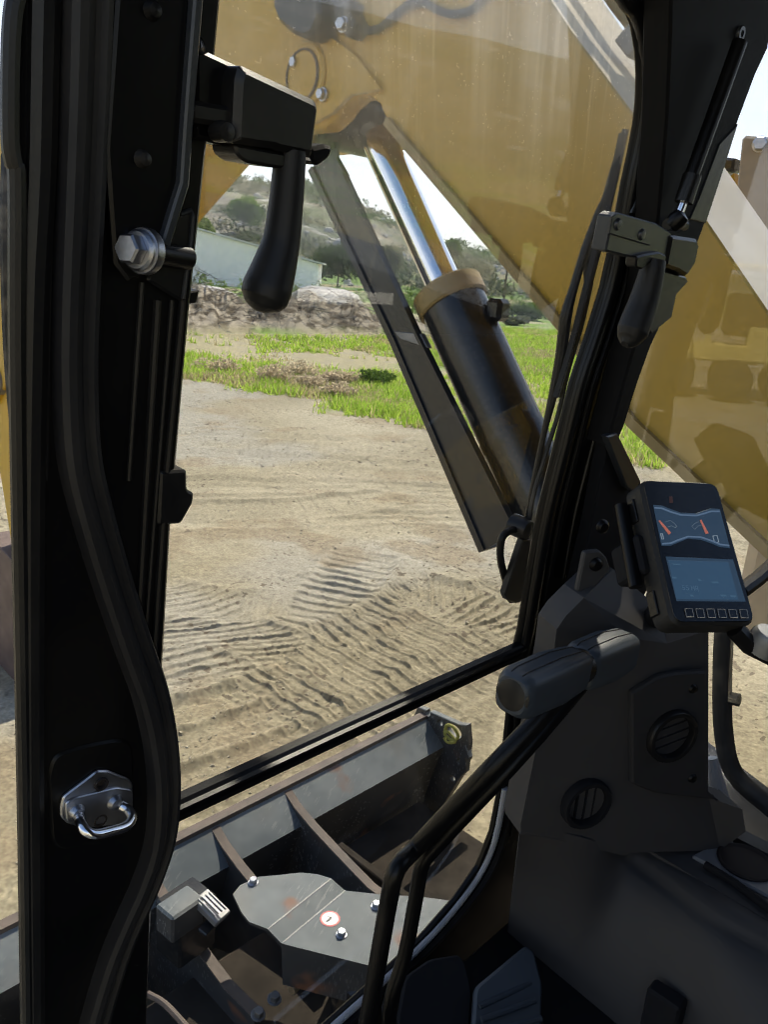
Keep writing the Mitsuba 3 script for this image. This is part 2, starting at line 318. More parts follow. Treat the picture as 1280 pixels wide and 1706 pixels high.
rr_f = np.concatenate([np.linspace(61.5, 120, 12)[:-1], np.linspace(120, 345, 110), [380, 450, 600, 900, 1500]])
def dirt_col(p, n, uv):
    r = dr.sqrt(p.x*p.x+p.y*p.y)
    big = fb(p.x*.35, p.y*.35, 1.0, 4); mid = fb(p.x*1.9, p.y*1.9, 4.0, 4); fine = fb(p.x*30, p.y*30, p.z*20, 3); peb = nz(p.x*95, p.y*95, 2.0)
    c = mix((.300, .262, .178), (.39, .347, .248), sst(.3, .7, big)); c = mix(c, (.36, .345, .30), .55*sst(.52, .68, fb(p.x*.5+11, p.y*.5, 2.0, 4)))
    c = mix(c, (.27, .215, .14), .65*sst(.55, .75, mid)); c = c*(.72+.48*fine)*(.78+.40*peb)
    c = mix(c, (.13, .105, .075), .8*sst(.80, .86, nz(p.x*31, p.y*31, 8.0))*sst(.45, .6, fb(p.x*1.2, p.y*1.2, 6.0)))
    ge = 10.75-.185*p.y+.35*dr.sin(p.y*1.3)+.25*dr.sin(p.y*3.1+1)
    g = sst(-.3, .7, p.x-ge+.8*(fb(p.x*1.4, p.y*1.4, 7.0)-.5))
    green = sst(.40, .60, fb(p.x*.22, p.y*.40, 3.0, 4)+.10*sst(18., 30., p.x)-.18*sst(.5, 0., dr.abs(p.x-ge-5.2)-2.2))
    gc = mix((.34, .30, .18), (.17, .27, .05), green); gc = mix(gc, (.33, .29, .21), .6*sst(.5, .65, fb(p.x*2.2, p.y*2.2, 5.0, 4)))
    c = mix(c, gc*(.8+.4*fine), g)
    m = sst(.12, .45, p.z)
    return mix(c, mix((.10, .08, .055), (.36, .31, .235), sst(.35, .62, fb(p.x*3.5, p.y*3.5, p.z*5, 4))), m)
mat('dirt', dirt_col, .95, spec=.12, bump=(lambda p, n, uv: fb(p.x*55, p.y*55, p.z*30, 3), .006, 4e-3))
def hill_col(p, n, uv):
    a = fb(p.x/24, p.y/24, p.z/24, 4); b = fb(p.x/5, p.y/5, p.z/5, 4)
    c = mix((.165, .145, .105), (.25, .225, .175), sst(.3, .7, b)); c = mix(c, (.085, .10, .055), .9*sst(.42, .56, a+.35*(b-.5)))
    c = mix(c, (.42, .40, .37), .7*sst(.66, .74, fb(p.x/9+9, p.y/9, p.z/9, 3)))
    low = sst(6., 1.0, p.z); c = mix(c, mix((.26, .22, .12), (.13, .2, .05), sst(.42, .56, fb(p.x/12, p.y/7, 2.0, 4))), low)
    return c
mat('hill_scrub', hill_col, .95, spec=.1)
struct('ground', 'pale dry dirt yard pressed with crawler track marks, grassy beyond its edge', upright(polar(az_n, rr_n, height)), 'dirt')
struct('hillside', 'dry brushy hillside strewn with boulders rising behind the yard', upright(polar(az_f, rr_f, lambda x, y: height(x, y)-.03)), 'hill_scrub')

# loose clods and stones on the dirt
def blob(r, seed, sub=1, sq=.7):
    m = trimesh.creation.icosphere(subdivisions=sub, radius=1.0); v = m.vertices.copy(); q = np.random.default_rng(seed)
    v *= (1+.45*(meshkit.fbm(v*1.3+q.uniform(0, 50, 3), 3)-.5))[:, None]*q.uniform(.75, 1.2, 3); v[:, 2] *= sq
    m.vertices = v*r; return m
def rough_stone(seed):
    q = np.random.default_rng(seed); v = q.normal(size=(10, 3)); v /= np.linalg.norm(v, axis=1, keepdims=True)**.7; return trimesh.convex.convex_hull(v*[1, .8, .6])
def scatter(protos, xy, rad, zfn, sink=.25, rz=True):
    Vs, Fs, n = [], [], 0; z = zfn(xy[:, 0], xy[:, 1])
    for i, (x, y) in enumerate(xy):
        m = protos[i % len(protos)]; a = rng.uniform(0, 6.28); c, s = math.cos(a), math.sin(a)
        v = np.array(m.vertices)*rad[i]; v = np.stack([v[:, 0]*c-v[:, 1]*s, v[:, 0]*s+v[:, 1]*c, v[:, 2]], 1)
        Vs.append(v+[x, y, z[i]+rad[i]*(1-2*sink)*.5]); Fs.append(np.array(m.faces)+n); n += len(v)
    return trimesh.Trimesh(np.vstack(Vs), np.vstack(Fs), process=False)
def sector(n, a0, a1, r0, r1, p=1.0):
    a = np.radians(rng.uniform(a0, a1, n)); r = r0+(r1-r0)*rng.uniform(0, 1, n)**p; return np.stack([r*np.sin(a), r*np.cos(a)], 1)
protos = [rough_stone(s) for s in range(12)]
q = sector(42000, 20, 74, 2.2, 15, 1.0); q = q[meshkit.fbm(np.stack([q[:, 0]*.9, q[:, 1]*.9, 0*q[:, 0]], -1), 4, 77) > .46]
mat('clod', lambda p, n, uv: mix((.30, .265, .19), (.48, .43, .33), nz(p.x*9, p.y*9, p.z*9)), .95, spec=.1)
solo('clods', 'small dirt clods and pebbles strewn over the dry yard', 'dirt clods', scatter(protos, q, np.exp(rng.normal(-5.75, .5, len(q)))*(1+.03*np.hypot(*q.T)), height, .3), 'clod', kind='stuff', smooth=False)

# grass: blades in tufts beyond the yard edge
def grass(n):
    xy = sector(n, 27, 66, 8.6, 40, 1.15); x, y = xy.T
    g = x-grass_edge(y); den = mfb(x, y, .35, 4, 91)
    keep = (g+rng.normal(0, .22, len(g)) > .05+1.6*(mfb(x, y, 1.4, 4, 92)-.5)) & (den*.7+.3*mfb(x, y, 1.7, 3, 95)+rng.normal(0, .07, len(den)) > .485+.12*(np.abs(g-5.2) < 2.6)-.09*(x > 19)) & (mound(x, y) < .15)
    xy = xy[keep]; x, y = xy.T; z = height(x, y); k = len(xy); dist = np.hypot(x, y)
    V = []; C = []
    col0, col1, col2 = A(.33, .50, .06), A(.48, .62, .11), A(.55, .48, .27)
    mixv = mfb(x, y, .8, 3, 93)
    for b in range(5):
        a = rng.uniform(0, 6.28, k); h = (.05+.13*rng.uniform(0, 1, k)**1.5)*(.6+.9*mixv); w = .006+.0007*dist*rng.uniform(.6, 1.5, k)
        ox, oy = rng.normal(0, .05, (2, k)); lean = rng.uniform(.1, .8, k)*h; la = rng.uniform(0, 6.28, k)
        base = np.stack([x+ox, y+oy, z-.01], 1); side = np.stack([np.cos(a)*w, np.sin(a)*w, 0*a], 1); tip = base+np.stack([np.cos(la)*lean, np.sin(la)*lean, h], 1)
        V.append(np.stack([base-side, base+side, tip], 1))
        c = col0+(col1-col0)*rng.uniform(0, 1, (k, 1)); dry = (rng.uniform(0, 1, k) < .14+.6*sstep(.50, .38, mixv))[:, None]; c = np.where(dry, col2*rng.uniform(.7, 1.1, (k, 1)), c)
        C.append(np.repeat(c[:, None], 3, 1))
    V = np.concatenate(V).reshape(-1, 3); C = np.concatenate(C).reshape(-1, 3)
    return trimesh.Trimesh(V, np.arange(len(V)).reshape(-1, 3), process=False), C
scene['grass_blade'] = {'type': 'principledthin', 'base_color': {'type': 'mesh_attribute', 'name': 'vertex_color'}, 'roughness': .6, 'diff_trans': 1.0}
gm, gc = grass(95000)
solo('grass', 'bright green grass growing beyond the edge of the dirt yard', 'grass', gm, 'grass_blade', kind='stuff', smooth=False, color=gc)

# leafy plants: clumps of small leaf faces
def leaves(centers, radii, n, size, squash=.8):
    C, R = np.array(centers, float), np.array(radii, float); w = R**2/np.sum(R**2); pick = rng.choice(len(C), n, p=w)
    d = rng.normal(size=(n, 3)); d /= np.linalg.norm(d, axis=1, keepdims=True); rr = rng.uniform(.35, 1, n)**.5*(.75+.5*meshkit.fbm(d*2+C[pick]*.7, 3, 5))
    P = C[pick]+d*(R[pick]*rr)[:, None]*[1, 1, squash]; u = rng.normal(size=(n, 3)); u /= np.linalg.norm(u, axis=1, keepdims=True)
    v = np.cross(u, rng.normal(size=(n, 3))); v /= np.linalg.norm(v, axis=1, keepdims=True); s = size*rng.uniform(.6, 1.4, (n, 1))
    V = np.stack([P-u*s, P+v*s*.5, P+u*s, P-v*s*.5], 1).reshape(-1, 3); i = np.arange(n)*4
    return trimesh.Trimesh(V, np.vstack([np.stack([i, i+1, i+2], 1), np.stack([i, i+2, i+3], 1)]), process=False)
def leafmat(name, a, b, f=3.0, dt=.7):
    scene[name] = {'type': 'principledthin', 'base_color': proc(lambda p, n, uv: mix(a, b, fb(p.x*f, p.y*f, p.z*f, 3))), 'roughness': .6, 'diff_trans': dt}
leafmat('leaf_dark', (.03, .05, .015), (.08, .12, .03), 1.0); leafmat('leaf_mid', (.08, .13, .03), (.15, .23, .05), 2.0)
leafmat('leaf_grey', (.11, .125, .075), (.18, .185, .115), .5); leafmat('weed_dry', (.46, .38, .25), (.62, .54, .40), 5.0, 1.2); leafmat('leaf_light', (.13, .19, .04), (.22, .28, .06), 2.0)
mat('bark', lambda p, n, uv: mix((.08, .06, .045), (.16, .13, .10), fb(p.x*9, p.y*9, p.z*3)), .9)
mat('dead_wood', lambda p, n, uv: mix((.19, .16, .125), (.36, .32, .26), fb(p.x*9, p.y*9, p.z*9)), .9)
def at(az, r): return A(r*math.sin(math.radians(az)), r*math.cos(math.radians(az)))
def gz(x, y): return float(height(np.array([float(x)]), np.array([float(y)]))[0])
def tree(az, r, h, w, lf, label, n=1500, cat_='tree', size=.22, group=None, trunk_h=.3):
    x, y = at(az, r); z = gz(x, y); t = thing('tree', label, cat_, group)
    part(t, 'trunk', cat(tube([(x, y, z-.3), (x+.1, y, z+h*trunk_h), (x-.05*w, y+.1, z+h*.75)], [.05*h*.5, .04*h*.45, .01*h]), *[tube([(x, y, z+h*trunk_h), (x+w*.3*math.cos(a), y+w*.3*math.sin(a), z+h*.62)], [.015*h, .006*h], 6) for a in (.3, 2.2, 4.1)]), 'bark', smooth=True)
    cs, rs = [], []
    for k in range(9):
        a = k*2.4; f = .25+.75*(k/9); cs.append((x+w*.5*.62*math.cos(a)*rng.uniform(.4, 1), y+w*.5*.62*math.sin(a)*rng.uniform(.4, 1), z+h*(.42+.46*f*rng.uniform(.8, 1.05)))); rs.append(w*rng.uniform(.17, .30))
    part(t, 'crown', leaves(cs, rs, n, size, .9), lf, smooth=False)
def bush(x, y, w, h, lf, label, n, size, cat_='bush', name='bush', group=None):
    z = gz(x, y); cs = [(x+rng.normal(0, w*.15), y+rng.normal(0, w*.15), z+h*rng.uniform(.25, .5)) for _ in range(7)]
    return solo(name, label, cat_, leaves(cs, [w*rng.uniform(.2, .34) for _ in cs], n, size, h/w), lf, smooth=False, group=group)
tree(49.9, 150, 8.3, 6.3, 'leaf_dark', 'dark round tree standing on the skyline beyond the cylinder rod', 2600, size=.35)
tree(33.3, 104, 7.6, 3.6, 'leaf_light', 'light green tree rising behind the peak of the white shed', 1300, size=.25)
tree(42.6, 108, 5.6, 7.5, 'leaf_dark', 'dark leafy tree right behind the end of the white shed', 2200, size=.28)
tree(36.2, 190, 7.5, 9, 'leaf_mid', 'green tree on the slope above the shed roof', 1800, size=.4)
tree(45.6, 120, 6.5, 7.0, 'leaf_grey', 'grey green tree seen between the guard channel and the rod', 2000, size=.3)
tree(51.6, 130, 5.0, 9.0, 'leaf_grey', 'low grey green tree on the slope just right of the rod gland', 2000, size=.3)
x, y = gp((634, 645))[0]; bush(x, y, .85, .42, 'leaf_mid', 'leafy green bush in the grass beside the guard channel', 1500, .035)
TW = ['tall pale tumbleweed, second from the left along the yard edge', 'wide tan tumbleweed, third from the left along the yard edge', 'low tumbleweed in front of the middle of the tumbleweed row', 'tumbleweed just left of the last one in the back row', 'rightmost tumbleweed of the back row, nearest the rod guard', 'lone tumbleweed at the far left, beside the cab post', 'small tumbleweed lying nearest the dirt at the right end']
for k, (px, py, w) in enumerate(((458, 628, .75), (500, 622, .8), (520, 640, .6), (548, 632, .65), (575, 634, .6), (365, 612, .7), (560, 652, .5))):
    x, y = gp((px, py+8))[0]
    bush(x, y, w*1.15, w*.6, 'weed_dry', TW[k], 900, .03, 'tumbleweed', 'tumbleweed', 'dry tumbleweeds along the yard edge')
for k, (px, py, w, lab) in enumerate(((857, 519, 3.2, 'low dark bush standing left of two beyond the right hand grass'), (890, 521, 3.0, 'low dark bush standing right of two beyond the right hand grass'), (872, 531, 1.5, 'small grey green bush in front of the two low dark bushes'))):
    x, y = at(53.9+(px-838)*.032, 52 if k < 2 else 44); bush(x, y, w*.8, w*.42, 'leaf_dark' if k < 2 else 'leaf_grey', lab, 900, .10)
# brush pile: branches over the dirt mounds
def stick(p, L, r, az, el):
    d = A(math.cos(az)*math.cos(el), math.sin(az)*math.cos(el), math.sin(el)); q = [p-d*L/2, p+A(*rng.normal(0, .03, 3))*L, p+d*L/2]
    return tube(q, [r, r*.8, r*.4], 5)
mm = []
for k in range(1000):
    cx, cy, sx, sy, a = MOUND[rng.choice(6, p=[.22, .24, .2, .16, .08, .1])]; x, y = cx+rng.normal(0, sx*.45), cy+rng.normal(0, sy*.45)-.2
    mm.append(stick(A(x, y, gz(x, y)+rng.uniform(0, .12)), rng.uniform(.3, 1.3), rng.uniform(.004, .015), rng.uniform(0, 6.28), rng.normal(.05, .22)))
solo('brush', 'pale dead branches heaped over the dirt mounds in front of the shed', 'brush pile', cat(mm), 'dead_wood', kind='stuff', smooth=True)
mm = []
for k in range(330):
    x, y = 12.6+rng.normal(0, .9), 22.2+rng.normal(0, .5); mm.append(stick(A(x, y, gz(x, y)+rng.uniform(0, .75)), rng.uniform(.6, 1.7), rng.uniform(.006, .014), rng.uniform(0, 6.28), rng.normal(.5, .5)))
mat('grey_twig', (.10, .095, .09), .9)
solo('twigs', 'dark grey twiggy brush heaped at the left end of the mounds', 'brush pile', cat(mm), 'grey_twig', kind='stuff', smooth=True)
mat('boulder', lambda p, n, uv: mix((.28, .26, .24), (.50, .48, .44), fb(p.x*1.3, p.y*1.3, p.z*1.3, 5)), .9, bump=(lambda p, n, uv: fb(p.x*5, p.y*5, p.z*5, 4), .06, 2e-2))
def rock(az, r, s, sq, label, sub=4, name='boulder'):
    x, y = at(az, r); m = blob(1, int(az*10+r), sub, sq); m.vertices *= s; m.apply_translation((x, y, gz(x, y)+s*sq*.25)); return solo(name, label, 'boulder', m, 'boulder', smooth=40)
rock(41.9, 44, 1.75, .62, 'big pale grey boulder behind the brush mounds near the shed corner')
rock(33.7, 46, 1.8, .42, 'flat pale boulder in the grass below the shed wall')
# boulders and scrub on the hill: past counting
q = sector(1500, 12, 88, 128, 330, .8); rad = np.exp(rng.normal(-.75, .55, len(q)))
solo('hill_boulders', 'pale granite boulders scattered over the dry hillside', 'boulders', scatter([blob(1, s, 1, .75) for s in range(20, 28)], q, rad, height, .3), 'boulder', kind='stuff', smooth=35)
def scrub(n, lf, a0, a1, r0, r1, s0, name, label):
    q = sector(n, a0, a1, r0, r1, .8); z = height(q[:, 0], q[:, 1]); keep = mfb(q[:, 0], q[:, 1], 1/22, 4, 61) > .44; q, z = q[keep], z[keep]; r = s0*np.exp(rng.normal(0, .4, len(q)))
    solo(name, label, 'scrub', leaves(np.stack([q[:, 0], q[:, 1], z+r*.4], 1), r, len(q)*26, s0*.32, .75), lf, kind='stuff', smooth=False)
scrub(4200, 'leaf_grey', 12, 88, 122, 330, 1.3, 'scrub', 'grey green scrub bushes covering the dry hillside')
scrub(1500, 'leaf_dark', 12, 88, 118, 330, 1.5, 'dark_scrub', 'dark green scrub bushes dotted over the hillside')
scrub(500, 'leaf_mid', 30, 60, 48, 116, .5, 'green_weeds', 'low green weeds in the flat field before the hill')

# ------------------------------------------------------------------ white shed, pole, fence
mat('shed_white', lambda p, n, uv: mix((.88, .87, .85), (.92, .91, .90), fb(p.x*.6, p.y*.6, p.z*2)), .6)
mat('shed_roof', (.62, .63, .62), .5)
def shed():
    R = 80.0; t = thing('shed', 'long white ribbed metal shed with a low gable roof below the hillside', 'shed')
    pR, pL = at(41.2, R), at(21.5, R+6); ez, pk, zb = 2.45, 5.25, -.5
    e = (pL-pR)/np.linalg.norm(pL-pR); W = np.linalg.norm(pL-pR); nrm = A(e[1], -e[0]);
    if nrm@pR > 0: nrm = -nrm
    top = lambda s: ez+(pk-ez)*(1-abs(s-W/2)/(W/2)); back = -nrm*14
    P3 = lambda s, d, z: np.append(pR+e*s+nrm*d, z); V = []; Fc = []
    ss = np.arange(0, W+1e-6, W/140)
    for i in range(len(ss)-1):
        for a, b, d0, d1 in ((0, .35, 0, 0), (.35, .5, 0, .06), (.5, .85, .06, .06), (.85, 1, .06, 0)):
            s0, s1 = ss[i]+(ss[i+1]-ss[i])*a, ss[i]+(ss[i+1]-ss[i])*b; n = len(V)
            V += [P3(s0, d0, zb), P3(s1, d1, zb), P3(s1, d1, top(s1)), P3(s0, d0, top(s0))]; Fc += [[n, n+1, n+2], [n, n+2, n+3]]
    part(t, 'gable_wall', trimesh.Trimesh(V, Fc, process=False), 'shed_white', smooth=False)
    c0 = np.append(back, 0)
    part(t, 'side_wall', facets([P3(0, -.02, zb), P3(0, -.02, ez), P3(0, 0, ez)+c0, P3(0, 0, zb)+c0], [[0, 1, 2], [0, 2, 3]]), 'shed_white', smooth=False)
    part(t, 'side_wall', facets([P3(W, -.02, zb), P3(W, -.02, ez), P3(W, 0, ez)+c0, P3(W, 0, zb)+c0], [[0, 1, 2], [0, 2, 3]]), 'shed_white', smooth=False)
    for s0, s1, z0, z1 in ((-.5, W/2, ez-.08, pk), (W/2, W+.5, pk, ez-.08)):
        a, b = P3(s0, .4, z0+.05), P3(s1, .4, z1+.05); u = A(0, 0, .14)
        part(t, 'roof', trimesh.convex.convex_hull([a, b, a+u, b+u, a+c0, b+c0, a+c0+u, b+c0+u]), 'shed_roof', smooth=False)
shed()
x, y = at(54.0, 58); z = gz(x, y); pl = thing('utility_pole', 'thin wooden utility pole standing in the field below the hill', 'utility pole')
part(pl, 'pole', tube([(x, y, z-.3), (x+.05, y, z+3.6)], [.09, .06], 8), 'bark', smooth=True)
x2, y2 = at(30, 95); x3, y3 = at(75, 70)
for dz in (0, .35): part(pl, 'wire', tube([(x2, y2, 6.2+dz), ((x+x2)/2, (y+y2)/2, z+4.3+dz), (x, y, z+3.3+dz), ((x+x3)/2, (y+y3)/2, z+2.9+dz), (x3, y3, z+3.8+dz)], .012, 5, 5), 'hose_black', smooth=True)
fc = thing('fence', 'thin wire fence on posts running behind the grey boulder', 'fence')
mat('fence_metal', (.5, .5, .48), .5, .3)
fp = [at(a, 70) for a in np.linspace(40.5, 46.5, 8)]
for q in fp: part(fc, 'post', tube([(q[0], q[1], -.4), (q[0], q[1], 1.0)], .03, 6), 'fence_metal')
for h in (.3, .95): part(fc, 'rail', tube([(q[0], q[1], h) for q in fp], .018, 5), 'fence_metal')

# ------------------------------------------------------------------ boom, stick, bucket
def yz(P, x): return [A(x, a, b) for a, b in P]
BX = 1.5
arch = [XP(*q, BX)[1:] for q in ((640, 191), (632, 172), (615, 158), (592, 162), (574, 178), (560, 197), (540, 214))]
BOOM = [(-.35, 1.22), (.44, 1.73), (.735, 1.907), (.897, 2.054)]+[tuple(q) for q in arch]+[*[tuple(XP(*q, BX+.34)[1:]) for q in ((420, 272), (338, 365))], (3.6, 1.72), (3.9, 1.50), (4.02, 1.40), (4.06, 1.62), (3.75, 1.92), (2.6, 2.95), (2.2, 3.22), (1.75, 3.28), (1.35, 3.0),
        (1.005, 2.63), (.82, 2.448), (.526, 2.135), (-.3, 1.38)]
boom = thing('boom', 'big dusty yellow digger boom rising past the right of the windscreen', 'excavator boom')
pocket = trimesh.creation.box((.23, .50, .50)); pocket.apply_translation((BX+.17, 1.76, 2.46))
part(boom, 'box_section', trimesh.boolean.difference([prism(yz(BOOM, BX), (-1, 0, 0), .34, .004), pocket], engine='manifold'), 'yellow_paint')
off = lambda P, d: inset(np.array(P), d)
low = np.array([(.30, 1.64), (.44, 1.73), (.735, 1.907), (.897, 2.054), (1.48, 2.50)])
part(boom, 'bottom_flange', sweep([A(BX-.003, *q) for q in low], (-1, 0, 0), [(-.016, -.05), (-.016, .012), (.004, .012), (.004, -.05)]), 'yellow_edge')
pin = A(BX, 1.784, 2.617)
part(boom, 'pin_boss', lathe([(0, -.02), (.084, -.02), (.082, .018), (.076, .022), (.064, .022), (.063, .017), (.059, .017), (.058, .024), (0, .026)], pin, (-1, 0, 0), 40), 'yellow_paint')
part(boom, 'pin_ring', lathe([(.057, .02), (.0585, .0275), (.0625, .0275), (.064, .02)], pin, (-1, 0, 0), 40), 'rusty_edge', 'dark ring around the pivot pin')  # dark ring that picks out the boss groove
for o in (XP(493, 105, BX-.018), XP(538, 158, BX-.018)):
    o = A(*o); part(boom, 'bolt', hexbolt(o, (-1, 0, 0), .024, .012, .017), 'zinc')
part(boom, 'reinforcing_plate', prism([XP(*q, BX-.0) for q in ((452, 190), (470, 110), (505, 72), (560, 66), (600, 96), (640, 150), (618, 156), (590, 160), (560, 190), (470, 240))], (-1, 0, 0), -.014, 0), 'yellow_paint')
pk_ = [(1.62, 3.02), (1.30, 2.80), (.97, 2.47), (.60, 2.10)]
part(boom, 'hydraulic_pipe', tube([A(1.66, y, z+.13) for y, z in ((1.75, 3.24), (1.35, 2.95), (1.005, 2.58), (.78, 2.36))], .013, 8), 'yellow_edge')
part(boom, 'hydraulic_pipe', tube([A(1.75, y, z+.13) for y, z in ((1.75, 3.24), (1.35, 2.95), (1.005, 2.58), (.9, 2.475))], .013, 8), 'yellow_edge')
for y, z in ((1.22, 2.93), (.93, 2.63)): part(boom, 'pipe_clamp', box(A(1.7, y, z), (.20, .05, .05), frame_R((1, 0, 0), (0, -.7, .7))), 'dull_steel')
part(boom, 'hose', tube([A(1.68, 1.06, 2.80), A(1.66, 1.04, 2.93), A(1.6, 1.12, 3.02), A(1.56, 1.25, 3.03), A(1.55, 1.35, 3.02)], .018, 10, 5), 'hose_black')
lamp = thing('work_lamp', 'dusty black work lamp bolted to the side of the boom above the pin', 'work lamp')
LQ = lambda px, py, d=0.0: XP(px, py, BX-.05-d)
part(lamp, 'housing', cat(prism([LQ(*q, .03) for q in ((456, -25), (515, -25), (530, -5), (532, 25), (520, 55), (505, 64), (488, 58), (462, 36), (452, 12))], (-1, 0, 0), .07, .01, .01)), 'cylinder_black')
part(lamp, 'bracket', prism([LQ(*q) for q in ((520, -10), (560, -15), (582, 0), (580, 15), (592, 38), (588, 50), (577, 62), (565, 50), (552, 38), (530, 22))], (-1, 0, 0), .05, .004), 'cylinder_black')
part(lamp, 'bolt', hexbolt(LQ(572, 42), (-1, -.2, 0), .026, .014, .018), 'zinc')
part(lamp, 'cable', tube([LQ(590, 45, -.03), LQ(610, 52, -.035), LQ(632, 47, -.036), LQ(655, 28, -.036), LQ(680, 9, -.036), LQ(705, 6, -.036), LQ(735, 20, -.036), LQ(760, 24, -.036), LQ(790, 14, -.036), LQ(815, -20, -.036)], .0085, 8, 6), 'hose_black')
st = thing('stick', 'yellow digger stick hanging from the far end of the boom', 'excavator stick')
part(st, 'arm', prism(yz([(3.55, 2.62), (3.78, 2.72), (4.12, 2.35), (4.18, 1.5), (3.95, .62), (3.78, .60), (3.72, 1.5)], 1.52), (-1, 0, 0), .26, .004), 'yellow_paint')
part(st, 'hose', tube([A(1.49, 3.70, 2.5), A(1.45, 3.66, 2.2), A(1.46, 3.72, 1.7), A(1.5, 3.8, 1.3)], .022, 8, 5), 'hose_black')
part(st, 'pin', lathe([(0, 0), (.07, 0), (.07, .03), (0, .035)], (1.52, 3.98, 1.52), (-1, 0, 0)), 'dull_steel')
bk = thing('bucket', 'worn dark red brown digger bucket resting on the dirt below the stick', 'bucket')
BYO = .16
bp = [(3.62, .66), (3.95, .72), (4.25, .55), (4.32, .25), (4.1, .02), (3.75, -.02), (3.5, .05), (3.62, .08), (3.85, .10), (4.05, .25), (4.02, .42), (3.8, .52)]
mat('bucket_steel', lambda p, n, uv: mix((.07, .045, .04), (.15, .10, .085), fb(p.x*9, p.y*9, p.z*9)), .6)
bp = [(a+BYO, b) for a, b in bp]
part(bk, 'shell', prism(yz(bp, 1.46), (-1, 0, 0), .52, .004), 'bucket_steel')
part(bk, 'side_plate', prism(yz([(a+BYO, b) for a, b in [(3.62, .66), (3.95, .72), (4.25, .55), (4.32, .25), (4.1, .02), (3.75, -.02), (3.5, .05)]], 1.46), (-1, 0, 0), .03, .004), 'bucket_steel')
for k in range(4): part(bk, 'tooth', trimesh.convex.convex_hull([A(1.48+k*.13+a, 3.5+BYO+b, c) for a, b, c in ((0, 0, 0), (.08, 0, 0), (0, .02, .07), (.08, .02, .07), (.02, -.10, .01), (.06, -.10, .01))]), 'bucket_steel')

mh = thing('machine_house', 'dark engine house of the digger beside and behind the cab, mirrored in the windscreen', 'engine house')
part(mh, 'body', cat(box((2.28, -1.15, 1.36), (.64, 3.0, 1.0), None, .03), box((1.75, -1.75, 1.36), (.9, 2.2, 1.0), None, .03)), 'guard_black')
part(mh, 'top_cover', box((2.28, -1.15, 1.88), (.6, 2.9, .05), None, .015), 'guard_black')

# ------------------------------------------------------------------ boom cylinder and its rod guard
cyl = thing('boom_cylinder', 'black hydraulic boom cylinder with a bright chrome rod reaching up to the boom', 'hydraulic cylinder')
c_top, ax = A(1.67, 1.784, 2.617), unit(A(0, -.612, -.79))
at_c = lambda d: c_top+ax*d
part(cyl, 'rod_eye', cat(lathe([(.035, -.06), (.095, -.06), (.10, 0), (.095, .06), (.035, .06)], c_top, (1, 0, 0)), tube([at_c(.05), at_c(.14)], [.09, .062], 20)), 'cylinder_black')
part(cyl, 'rod', tube([at_c(.10), at_c(.70)], .0465, 40), 'chrome', smooth=40)
part(cyl, 'gland', lathe([(.05, .0), (.052, -.006), (.085, 0), (.094, .006), (.094, .05), (.090, .056), (.086, .056)], at_c(.625), ax, 48), 'yellow_edge', 'end collar of the cylinder, painted tan like a windscreen reflection')  # tan windscreen reflection put into the collar colour
part(cyl, 'barrel', lathe([(0, .05), (.086, .05), (.086, .42), (.0885, .425), (.0885, .45), (.086, .455), (.086, 1.25), (.07, 1.30), (0, 1.31)], at_c(.625), ax, 56), 'cylinder_black')
fit = at_c(.735)+A(-.085, -.02, -.0)
part(cyl, 'hose_port', box(at_c(.74)+A(.02, -.088, .05), (.05, .05, .055), None, .01), 'cylinder_black')
part(cyl, 'base_eye', lathe([(.03, -.07), (.11, -.07), (.11, .07), (.03, .07)], at_c(1.98), (1, 0, 0)), 'cylinder_black')
gd = thing('rod_guard', 'long black steel channel running beside the boom cylinder', 'rod guard')
GX = 1.575
gl = [XP(*q, GX) for q in ((519, 282), (575, 398), (655, 567), (730, 735), (805, 918))]; gr = [XP(*q, GX) for q in ((575, 290), (700, 560), (862, 882))]
part(gd, 'web', prism([gl[0], XP(560, 262, GX), gr[0], gr[1], gr[2], gl[4], gl[2]], (-1, 0, 0), .006, .0015), 'guard_black')
lip = [(-.005, -.085), (-.005, .006), (.005, .006), (.005, -.085)]
part(gd, 'front_flange', sweep([gl[0], gl[2], gl[4]], (-1, 0, 0), [(-.009, -.06), (-.009, .007), (.009, .007), (.009, -.06)]), 'guard_black')
part(gd, 'rear_lip', sweep([gr[0], gr[1], gr[2]], (-1, 0, 0), [(-.004, -.006), (-.004, .016), (.004, .016), (.004, -.006)]), 'guard_black')
part(gd, 'top_bracket', prism([XP(*q, GX+.01) for q in ((520, 300), (528, 215), (545, 205), (562, 205), (563, 262), (580, 292), (575, 330), (555, 350))], (-1, 0, 0), .006, .001), 'guard_black')
part(gd, 'top_bracket', tube([A(GX+.0, *XP(545, 225, GX)[1:]), A(1.76, *XP(545, 225, GX)[1:])], .035, 16), 'guard_black')
part(gd, 'tone_step', prism([XP(*q, GX-.004) for q in ((655, 552), (700, 556), (712, 580), (668, 566))], (-1, 0, 0), .02, .002), 'dull_steel')  # added pale plate marking where the guard face changes tone

